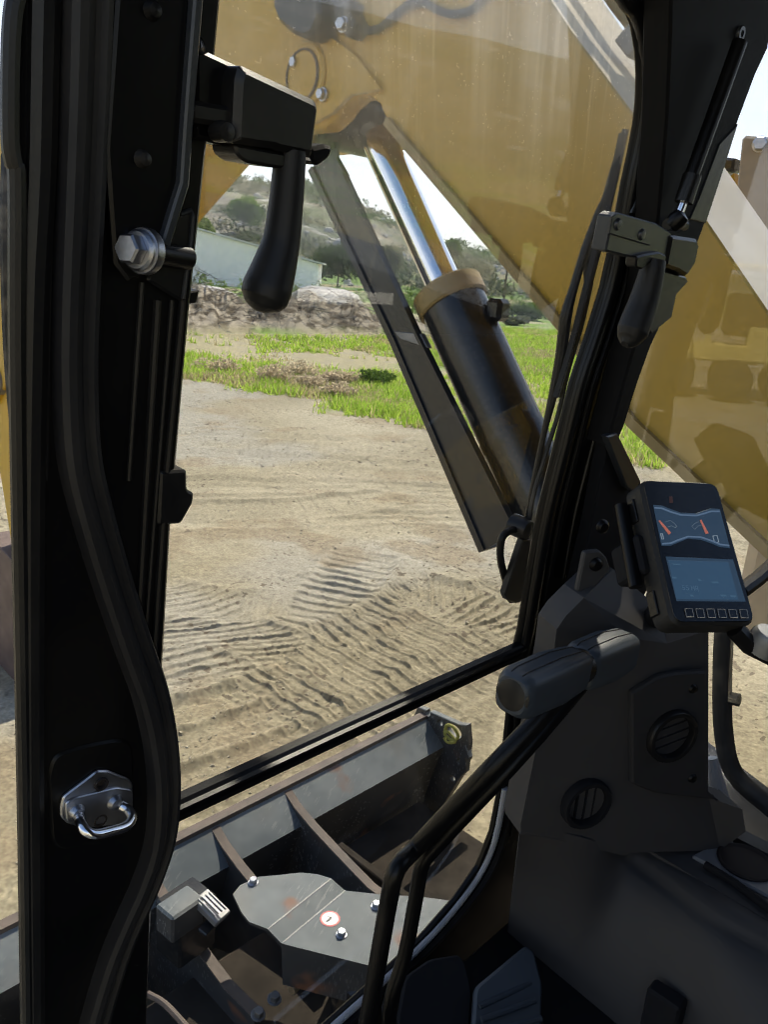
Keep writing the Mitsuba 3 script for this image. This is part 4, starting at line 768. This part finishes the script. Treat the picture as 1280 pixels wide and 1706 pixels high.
cfx = [[0, 5, 1], [5, 6, 1], [6, 7, 1], [7, 8, 1], [8, 13, 1], [8, 9, 13], [9, 14, 13], [9, 10, 14], [10, 15, 14], [10, 11, 16], [10, 16, 15], [11, 12, 17], [11, 17, 16],
       [0, 1, 3], [0, 3, 4], [0, 4, 2], [1, 13, 3], [13, 18, 3], [13, 14, 18], [14, 19, 18], [14, 15, 23], [14, 23, 19], [19, 23, 20], [20, 23, 22], [20, 22, 21]]
part(con, 'column', sheet(cvx, [f[::-1] for f in cfx], .05, CN), 'console_plastic', smooth=18)
part(con, 'insert_panel', prism([K(*q, -.020) for q in ((1053, 1155), (1098, 1128), (1130, 1121), (1179, 1119), (1180, 1318), (1199, 1334), (1092, 1322), (1053, 1306))], -CN, .012, .003, .004), 'insert_plastic', 'darker insert panel with an air vent')
for q in ((1155, 1147), (1154, 1296)): part(con, 'screw', lathe([(0, .004), (.0055, .0035), (.0075, 0)], K(*q, -.020), -CN, 18), 'black_paint')
part(con, 'bracket', prism([K(*q, .02) for q in ((975, 920), (1000, 917), (1012, 930), (1018, 950), (975, 996), (962, 985))], -CN, .01, .002, .004), 'console_plastic')
for q, o in (((993, 940), .02), ((1004, 877), .03)): part(con, 'screw', lathe([(0, .007), (.006, .006), (.009, .003), (.010, 0)], K(*q, o), -CN, 18), 'black_paint')
def vent(px, py, off, r, m_, rot, key=con):
    o = K(px, py, off); v = part(key, 'vent', lathe([(r, -.004), (r, .006), (r*.95, .010), (r*.80, .010), (r*.76, .006), (r*.76, -.016)], o, -CN, 40), m_)
    scene[v+'__recess'] = mikit.ply(lathe([(0, -.014), (r*.77, -.014), (r*.77, -.018), (0, -.018)], o, -CN, 28), 'hole_dark', smooth=30)
    u, w, _ = basis(-CN); a = u*math.cos(rot)+w*math.sin(rot); b = np.cross(-CN, a)
    for i, k in enumerate((-.46, 0, .46)):
        hl = r*.76*math.sqrt(1-k*k); kk = v+'__slat'+(f'_{i:03d}' if i else ''); scene[kk] = mikit.ply(box(o+b*(k*r*.76)+CN*.004, (hl*2, .002, .010), np.stack([a, b, -CN], 1), .0005), m_, smooth=30)
vent(976, 1337, -.004, .040, 'dark_plastic', math.pi/2)
vent(1118, 1224, -.0205, .042, 'satin_black', .25)
# arm of the console along the right wall
zt = 1.312
e0, e1 = ZP(1052, 1418, zt), ZP(1310, 1592, zt)
e0b = A(1.2, .42, zt); e1 = A(e1[0], -.35, zt)
b0, b1 = ZP(846, 1552, 1.053), ZP(1010, 1690, 1.053); b2 = b1+(b1-b0)*2.2; b2 = A(b2[0], min(b2[1], -.1), 1.053)
from scipy.interpolate import CubicSpline
top_row = [K(868, 1372, .010), K(930, 1384, .004), K(1000, 1402, -.004), e0, ZP(1160, 1495, zt), ZP(1280, 1565, zt), e1]
bot_row = [b0, ZP(890, 1590, 1.053), ZP(950, 1640, 1.053), b1, b1*.6+b2*.4, b1*.25+b2*.75, b2]
mid_row = [a*.5+b*.5+A(q, q*.2, .0) for a, b, q in zip(top_row, bot_row, (.0, -.004, -.012, -.030, -.040, -.045, -.045))]
tpar = np.array([0, 1, 2, 3, 4.3, 6, 8.]); uu = np.linspace(0, 8, 41)
rows = [CubicSpline(tpar, np.array(r))(uu) for r in (top_row, mid_row, bot_row)]
lip = np.clip((uu-2.2)/.8, 0, 1)[:, None]                                       # the arm's edge rolls over into its top
grid = [rows[0]+lip*A(.030, .006, 0), rows[0]+lip*A(.015, .003, -.002), rows[0]+lip*A(.004, 0, -.009)]
for v in np.linspace(0, 1, 12)[0:]:
    a_, b_, c_ = rows; p_ = (1-v)*(1-2*v)*a_+4*v*(1-v)*b_+v*(2*v-1)*c_
    if v == 0: p_ = a_+A(-.002, 0, -.024)*lip
    grid.append(p_)
grid = np.array(grid); nr, nc = grid.shape[:2]; ii, jj = np.meshgrid(np.arange(nr-1), np.arange(nc-1), indexing='ij'); kk_ = (ii*nc+jj).ravel()
arm_m = trimesh.Trimesh(grid.reshape(-1, 3), np.vstack([np.stack([kk_, kk_+nc, kk_+nc+1], 1), np.stack([kk_, kk_+nc+1, kk_+1], 1)]), process=False)
part(con, 'lower_body', sheet(arm_m.vertices, arm_m.faces, .03, (.8, .5, -.2)), 'console_plastic', smooth=40)
part(con, 'arm_top', sheet([rows[0][15]+A(.028, .005, -.001), e1+A(.028, 0, -.001), A(1.2, -.35, zt-.001), A(1.2, .42, zt-.001), e0+A(.02, .06, -.001)], [[0, 1, 2], [0, 2, 3], [0, 3, 4]], .02), 'console_plastic', smooth=False)
tr = [ZP(1152, 1424, zt+.004), ZP(1200, 1398, zt+.004), ZP(1243, 1380, zt+.004), A(1.2, ZP(1243, 1380, zt)[1], zt+.004), A(1.2, .12, zt+.004), ZP(1292, 1498, zt+.004)]
mat('tray_grey', (.16, .16, .165), .45)  # paler than the console, standing in for sun on the tray
part(con, 'tray', prism(tr, (0, 0, 1), .012, .003, .006), 'tray_grey', 'smooth tray around the cup holder, coloured paler as if sunlit')
ch = ZP(1243, 1436, zt+.005); ch = A(ch[0], ch[1], zt+.0045)
part(con, 'cup_holder', lathe([(.041, -.002), (.043, .002), (.040, .0035), (.037, .001), (.036, .0002), (0, .0002)], ch, (0, 0, 1), 36), 'hole_dark', 'dark round cup holder in the console tray')
part(con, 'tray_lip', tube([ZP(1175, 1440, zt+.006), ZP(1225, 1470, zt+.006), ZP(1300, 1528, zt+.006)], .006, 10), 'dark_plastic')
part(con, 'lower_step', box(ZP(1105, 1690, 1.16), (.03, .05, .08), None, .004), 'dark_plastic')

# ------------------------------------------------------------------ monitor
MN = unit(A(-.357, -.673, .649)); M0 = EYE+1.05*unit(FW*FOC+RT*(1165-640)-UP*(920-853)); MC = MN@M0
MP = lambda px, py, o=0.0: pt(px, py, MN, MC+o)
mo = thing('monitor', 'dark rectangular display monitor with two blue screens and a row of buttons', 'display monitor')
face = [(1067, 797), (1197, 802), (1264, 1040), (1123, 1041)]
part(mo, 'housing', prism([MP(*q) for q in face], MN, .042, .006, .016), 'monitor_shell')
part(mo, 'face', prism([MP(*q, .0012) for q in ((1072, 801), (1194, 806), (1258, 1035), (1126, 1036))], MN, .002, .0005, .012), 'monitor_face')
mside = [MP(1067, 797), MP(1123, 1041)]; sd = unit(mside[1]-mside[0]); lf = unit(np.cross(MN, sd))
lf = lf if lf@(MP(1050, 900)-MP(1100, 900)) > 0 else -lf
for k, f in enumerate((.18, .5, .82)): part(mo, 'clip', box(mside[0]*(1-f)+mside[1]*f-MN*.028+lf*.001, (.030, .004, .016), np.stack([sd, lf, np.cross(sd, lf)], 1), .001), 'satin_black')
def glow(c): return {'type': 'area', 'radiance': {'type': 'rgb', 'value': list(c)}}
mat('screen_glass', (.02, .03, .04), .2, spec=.3)
hg = [(1089, 841), (1103, 842), (1118, 848), (1135, 854), (1161, 855), (1172, 851), (1185, 847), (1200, 848), (1217, 913), (1200, 911), (1186, 905), (1168, 899), (1147, 897), (1130, 904), (1118, 909), (1103, 909)]
def screen(name, pts, o, th, rad=None, m_='screen_glass', lab=None, holder=mo, bev=.0002, hole=None):
    k = part(holder, name, prism([MP(*q, o) for q in pts], MN, th, bev), m_, lab, smooth=False)
    if rad: scene[k]['emitter'] = glow(rad)
    return k
hgk = screen('gauge_screen', hg, .0020, .001, (.004, .008, .014), lab='waisted upper gauge screen with two orange needles')
def line(holder, name, pts, o, r, rad, m_='screen_glass'):
    k = numbered(holder+'__'+name); scene[k] = mikit.ply(tube([MP(*q, o) for q in pts], r, 6), m_, smooth=30)
    if rad: scene[k]['emitter'] = glow(rad)
line(hgk, 'border', [(1091, 846), (1103, 847), (1118, 853), (1135, 858), (1161, 859), (1172, 856), (1185, 852), (1199, 852)], .0026, .0011, (.016, .026, .042))
line(hgk, 'border', [(1104, 906), (1118, 905), (1130, 900), (1147, 894), (1168, 895), (1186, 901), (1200, 907), (1215, 909)], .0026, .0011, (.016, .026, .042))
for a, b in (((1099, 867), (1117, 889)), ((1168, 866), (1179, 889))):
    k = numbered(hgk+'__needle'); u = unit(MP(*b, .003)-MP(*a, .003)); v = np.cross(MN, u)*.0022; A0, B0 = MP(*a, .0032), MP(*b, .0032)
    scene[k] = mikit.ply(prism([A0+v*.5, B0+v, B0-v, A0-v*.5], MN, .0008, 0), 'red_decal', smooth=False); scene[k]['emitter'] = glow((.035, .012, .004))
line(hgk, 'dial', [(1108, 870), (1117, 867), (1124, 872), (1128, 877), (1125, 879), (1119, 876), (1113, 878)], .0026, .0004, (.016, .022, .03))
line(hgk, 'dial', [(1165, 869), (1158, 872), (1153, 877), (1158, 882), (1164, 876), (1172, 874)], .0026, .0004, (.016, .022, .03))
for pts in ([(1188, 893), (1195, 892), (1198, 903), (1191, 904), (1188, 893)], [(1101, 889), (1104, 889), (1106, 898), (1103, 898), (1101, 889)]): line(hgk, 'icon', pts, .0026, .0006, (.035, .045, .055))
sk = screen('lower_screen', [(1110, 927), (1222, 932), (1243, 1002), (1128, 1001)], .0020, .001, (.004, .008, .014), lab='pale blue lower screen')
screen('screen_pane', [(1114, 933), (1214, 936), (1231, 999), (1128, 998)], .0023, .0008, (.005, .012, .022), holder=sk)
tm = meshkit.text_mesh('55 HR', .0058, .0003); ue = unit(MP(1222, 932)-MP(1110, 927)); ve = np.cross(MN, ue)
R4 = np.eye(4); R4[:3, 0], R4[:3, 1], R4[:3, 2], R4[:3, 3] = ue, ve, MN, MP(1137, 983, .0026); tm.apply_transform(R4)
scene[sk+'__reading'] = mikit.ply(tm, 'screen_glass', smooth=False); scene[sk+'__reading']['emitter'] = glow((.010, .020, .033))
for px, py, w, h in ((1124, 962, 7, 3), (1166, 966, 4, 4), (1192, 970, 11, 3), (1153, 992, 5, 3), (1206, 992, 9, 3), (1222, 993, 9, 3), (1128, 940, 12, 2)):
    kq = numbered(sk+'__symbol'); scene[kq] = mikit.ply(prism([MP(px+a*w/2+b*.3*h, py+b*h/2, .0028) for a, b in ((-1, -1), (1, -1), (1, 1), (-1, 1))], MN, .0004, 0), 'screen_glass', smooth=False); scene[kq]['emitter'] = glow((.008, .018, .030))
for k in range(6):
    cx, cy = 1149+k*18.2, 1021+k*.3; b = part(mo, 'button', prism([MP(cx+dx, cy+dy, .0022) for dx, dy in ((-7.5, -7), (4.5, -7), (7.5, 7), (-4.5, 7))], MN, .0015, .0004), 'monitor_face')
    line(b, 'outline', [(cx-7.5, cy-7), (cx+4.5, cy-7), (cx+7.5, cy+7), (cx-4.5, cy+7), (cx-7.5, cy-7)], .0024, .0005, None, 'grey_mark')
mat('grey_mark', (.22, .22, .22), .5)
part(mo, 'warning_mark', prism([MP(*q, .0016) for q in ((1115, 827), (1121, 827), (1122, 838), (1116, 838))], MN, .0006, 0), 'red_dim', smooth=False)
mat('red_dim', (.07, .018, .014), .5)
arm0 = MP(1150, 930, -.05)
part(mo, 'grab_tube', tube([MP(1035, 842, -.035), MP(1060, 978, -.035)], .0085, 18), 'black_paint')
part(mo, 'mount', cat(box(MP(1060, 935, -.05), (.05, .03, .06), np.stack([sd, lf, np.cross(sd, lf)], 1), .004), tube([MP(1130, 990, -.045), MP(1105, 1010, -.10), K(1090, 1030, .03)], .016, 12)), 'dark_plastic')
part(mo, 'mount_arm', tube([MP(1235, 985, -.02), MP(1262, 965, -.02), MP(1300, 930, -.02)], .010, 10), 'satin_black')
cam_ = part(mo, 'swivel', cat(lathe([(0, .008), (.018, .007), (.022, .0), (.022, -.02), (0, -.02)], MP(1283, 1062, -.01), (0, -.3, 1), 28)), 'dull_steel')
part(mo, 'mount_arm', tube([MP(1225, 1048, -.02), MP(1250, 1075, -.025), MP(1300, 1100, -.03)], .012, 10), 'satin_black')

# ------------------------------------------------------------------ travel levers and pedals
def grip(t, a, b, r, m_='grey_grip'):
    a, b = A(*a), A(*b); d = b-a; L = np.linalg.norm(d); d /= L; u = unit(np.cross(d, A(0, 0, 1))); v = np.cross(u, d); V = []; fr = [(0, .72), (.03, .90), (.10, 1.0), (.55, 1.06), (.88, .92), (.97, .72), (1, .5)]
    th = np.linspace(0, 2*np.pi, 32, endpoint=False); P4 = lambda t_: np.sign(np.cos(t_))*abs(np.cos(t_))**.55
    sx, sy = P4(th), np.sign(np.sin(th))*abs(np.sin(th))**.55
    V = [a+d*L*f+(sx[:, None]*u*r*.92+sy[:, None]*v*r)*k for f, k in fr]; n = 32; Vv = np.vstack(V+[a[None], b[None]]); Fc = []
    for i in range(len(fr)-1):
        for j in range(n):
            p, q = i*n+j, i*n+(j+1) % n; Fc += [[p, q, q+n], [p, q+n, p+n]]
    e = len(fr)*n
    for j in range(n): Fc += [[e, (j+1) % n, j], [e+1, (len(fr)-1)*n+j, (len(fr)-1)*n+(j+1) % n]]
    m = trimesh.Trimesh(Vv, Fc, process=False)
    if m.volume < 0: m.invert()
    g = part(t, 'grip', m, m_, smooth=35)
    for s in (-1, 1): scene[numbered(g+'__groove')] = mikit.ply(tube([a+d*L*f+v*r*k*1.004+u*r*.30*s*k for f, k in fr[1:6]], .0008, 5), 'satin_black', smooth=True)
    return g
ly = .43
l1 = thing('travel_lever', 'black travel lever with a grey moulded grip, the nearer of two', 'lever')
grip(l1, YP(852, 1158, ly), YP(968, 1108, ly), .0275)
part(l1, 'shaft', tube([YP(930, 1160, ly+.01), YP(885, 1212, ly+.02), YP(800, 1300, ly+.05), YP(700, 1405, .560), YP(662, 1446, .55), YP(648, 1500, .56), YP(632, 1590, .56), YP(606, 1740, .56)], .0122, 16, 3), 'black_paint')
part(l1, 'end_cap', lathe([(0, .004), (.017, .003), (.022, 0)], YP(854, 1157, ly), YP(852, 1158, ly)-YP(968, 1108, ly), 24), 'satin_black')
l2 = thing('travel_lever', 'black travel lever with a grey moulded grip, the farther of two', 'lever')
grip(l2, YP(962, 1112, ly+.004), YP(1046, 1078, ly+.004), .0285)
part(l2, 'collar', tube([YP(957, 1113, ly), YP(968, 1109, ly)], .022, 20), 'satin_black')
part(l2, 'shaft', tube([YP(978, 1130, ly+.02), YP(900, 1222, ly+.035), YP(820, 1310, ly+.06), YP(728, 1408, .545), YP(704, 1440, .558), YP(694, 1490, .565), YP(675, 1590, .565), YP(648, 1680, .565), YP(655, 1740, .565)], .0105, 16, 3), 'black_paint')
p1 = thing('foot_pedal', 'plain black foot pedal on the cab floor below the lever shafts', 'pedal')
part(p1, 'pad', prism([ZP(*q, 1.09) for q in ((668, 1632), (705, 1606), (755, 1597), (768, 1608), (790, 1650), (800, 1740), (690, 1760), (665, 1700))], (-.2, -.5, .85), .012, .003, .01), 'dark_plastic')
p2 = thing('foot_pedal', 'dark grey ridged foot pedal on the cab floor beside the console', 'pedal')
pp = [ZP(*q, 1.10) for q in ((786, 1648), (862, 1584), (878, 1592), (905, 1640), (925, 1740), (800, 1760))]
part(p2, 'pad', prism(pp, (-.2, -.5, .85), .014, .004, .01), 'grey_grip')
for k in range(4):
    f = .12+k*.2; a, b = pp[0]*(1-f)+pp[5]*f, pp[2]*(1-f)+pp[4]*f; part(p2, 'ridge', tube([a*.92+b*.08+A(0, 0, .002), a*.08+b*.92+A(0, 0, .002)], .0045, 8), 'grey_grip')
# hoses on the deck outside the right window
dh = thing('hose_bundle', 'dusty black hydraulic hose on the deck outside the right window', 'hydraulic hoses')
part(dh, 'hose', tube([XP(*q, 1.42) for q in ((1208, 1030), (1204, 1120), (1206, 1220), (1225, 1290), (1290, 1350))], .017, 14, 5), 'hose_black')
part(dh, 'clamp', tube([XP(1196, 1158, 1.42), XP(1232, 1166, 1.42)], .012, 10), 'hose_black')
dkk = thing('deck_plate', 'dusty worn steel deck plate outside the right window', 'steel plate')
part(dkk, 'plate', box((1.46, .42, 1.18), (.32, .62, .03), frame_R((1, 0, 0), (-.15, -.3, 1)), .004), 'guard_black')
part(dkk, 'post', tube([XP(1186, 1262, 1.34), XP(1196, 1310, 1.34), XP(1210, 1360, 1.34)], [.010, .014, .016], 12), 'pale_trim')

# ------------------------------------------------------------------ other machines
mat('cream_paint', (.75, .64, .25), .5); mat('tyre', (.02, .02, .02), .85); mat('grille', (.25, .23, .18), .6)
gr_ = thing('road_grader', 'pale yellow machine parked on the dirt, mirrored in the right window', 'grader')
go = A(-17.2, -1.9, 0); gx = unit(A(.12, -.99, 0)); gy = A(-gx[1], gx[0], 0); GR = np.stack([gx, gy, A(0, 0, 1)], 1)
gb = lambda c, s, ch=.03: box(go+GR@A(*c), s, GR, ch)
part(gr_, 'body', cat(gb((-.75, 0, 1.05), (.9, 1.3, .45)), gb((.35, 0, 1.02), (1.5, 1.0, .38))), 'cream_paint')
part(gr_, 'hood', cat(gb((1.15, 0, 1.25), (.7, 1.1, .75))), 'cream_paint'); part(gr_, 'radiator', gb((1.75, 0, 1.15), (.6, 1.0, .6)), 'grille')
for k in range(6): part(gr_, 'louvre', gb((1.75, 0, .92+k*.1), (.62, 1.04, .03), .005), 'cream_paint')
for a in (0, 1.75): part(gr_, 'canopy_post', gb((a, .4, 1.95), (.12, .12, 1.7), .02), 'cream_paint')
part(gr_, 'canopy', gb((.8, 0, 2.85), (2.4, 1.4, .1)), 'cream_paint'); part(gr_, 'cab', gb((.75, 0, 1.85), (1.0, .9, .9), .08), 'tyre')
for a in (-.6, .6, 1.7):
    for s in (-.75, .75):
        part(gr_, 'wheel', lathe([(0, -.12), (.2, -.16), (.40, -.16), (.46, -.08), (.46, .08), (.40, .16), (.2, .16), (0, .12)], go+GR@A(a, s, .46), gy, 28), 'tyre')
po = thing('parked_loader', 'weathered brown upright arm of another parked machine seen beyond the boom, with an unseen body added to shade the ground', 'loader')
sx = 3.4
mat('brown_paint', lambda p, n, uv: mix((.26, .20, .13), (.38, .31, .22), fb(p.x*6, p.y*6, p.z*2)), .6)
part(po, 'arm', prism([XP(*q, sx) for q in ((1236, 232), (1242, 226), (1330, 232), (1330, 640), (1215, 560), (1218, 395))], (-1, 0, 0), .3, .01), 'brown_paint')
part(po, 'body', box((4.1, .20, 1.35), (1.7, 1.7, 1.1), None, .06), 'brown_paint')  # unseen body added to shade the ground outside the right window
for a in (3.5, 4.7):
    part(po, 'wheel', lathe([(0, -.12), (.3, -.16), (.52, -.16), (.6, -.08), (.6, .08), (.52, .16), (.3, .16), (0, .12)], (a, -.2, .6), (1, 0, 0), 32), 'tyre')
part(po, 'bolt', hexbolt(XP(1267, 241, sx), (-1, -.3, 0), .045, .03, .03), 'zinc')
part(po, 'lamp', cat(prism([XP(*q, sx+.05) for q in ((1205, 262), (1224, 264), (1222, 282), (1203, 290))], (-1, 0, 0), .1, .01)), 'cylinder_black')
part(po, 'lamp_base', prism([XP(*q, sx+.05) for q in ((1210, 290), (1222, 288), (1224, 312), (1208, 310))], (-1, 0, 0), .1, .01), 'yellow_paint')


# ------------------------------------------------------------------ air
scene['air'] = {'type': 'homogeneous', 'albedo': {'type': 'rgb', 'value': [.95, .95, .96]}, 'sigma_t': {'type': 'rgb', 'value': [.00036, .00038, .00042]}}
scene['clear'] = {'type': 'null'}
scene['haze'] = {'type': 'cube', 'to_world': T().translate([0, 0, 34]).scale([1800, 1800, 36]), 'bsdf': {'type': 'ref', 'id': 'clear'}, 'interior': {'type': 'ref', 'id': 'air'}}
labels['haze'] = dict(label='thin pale haze lying over the yard and the hillside', category='haze', kind='stuff')
scene['camera']['medium'] = {'type': 'ref', 'id': 'air'}
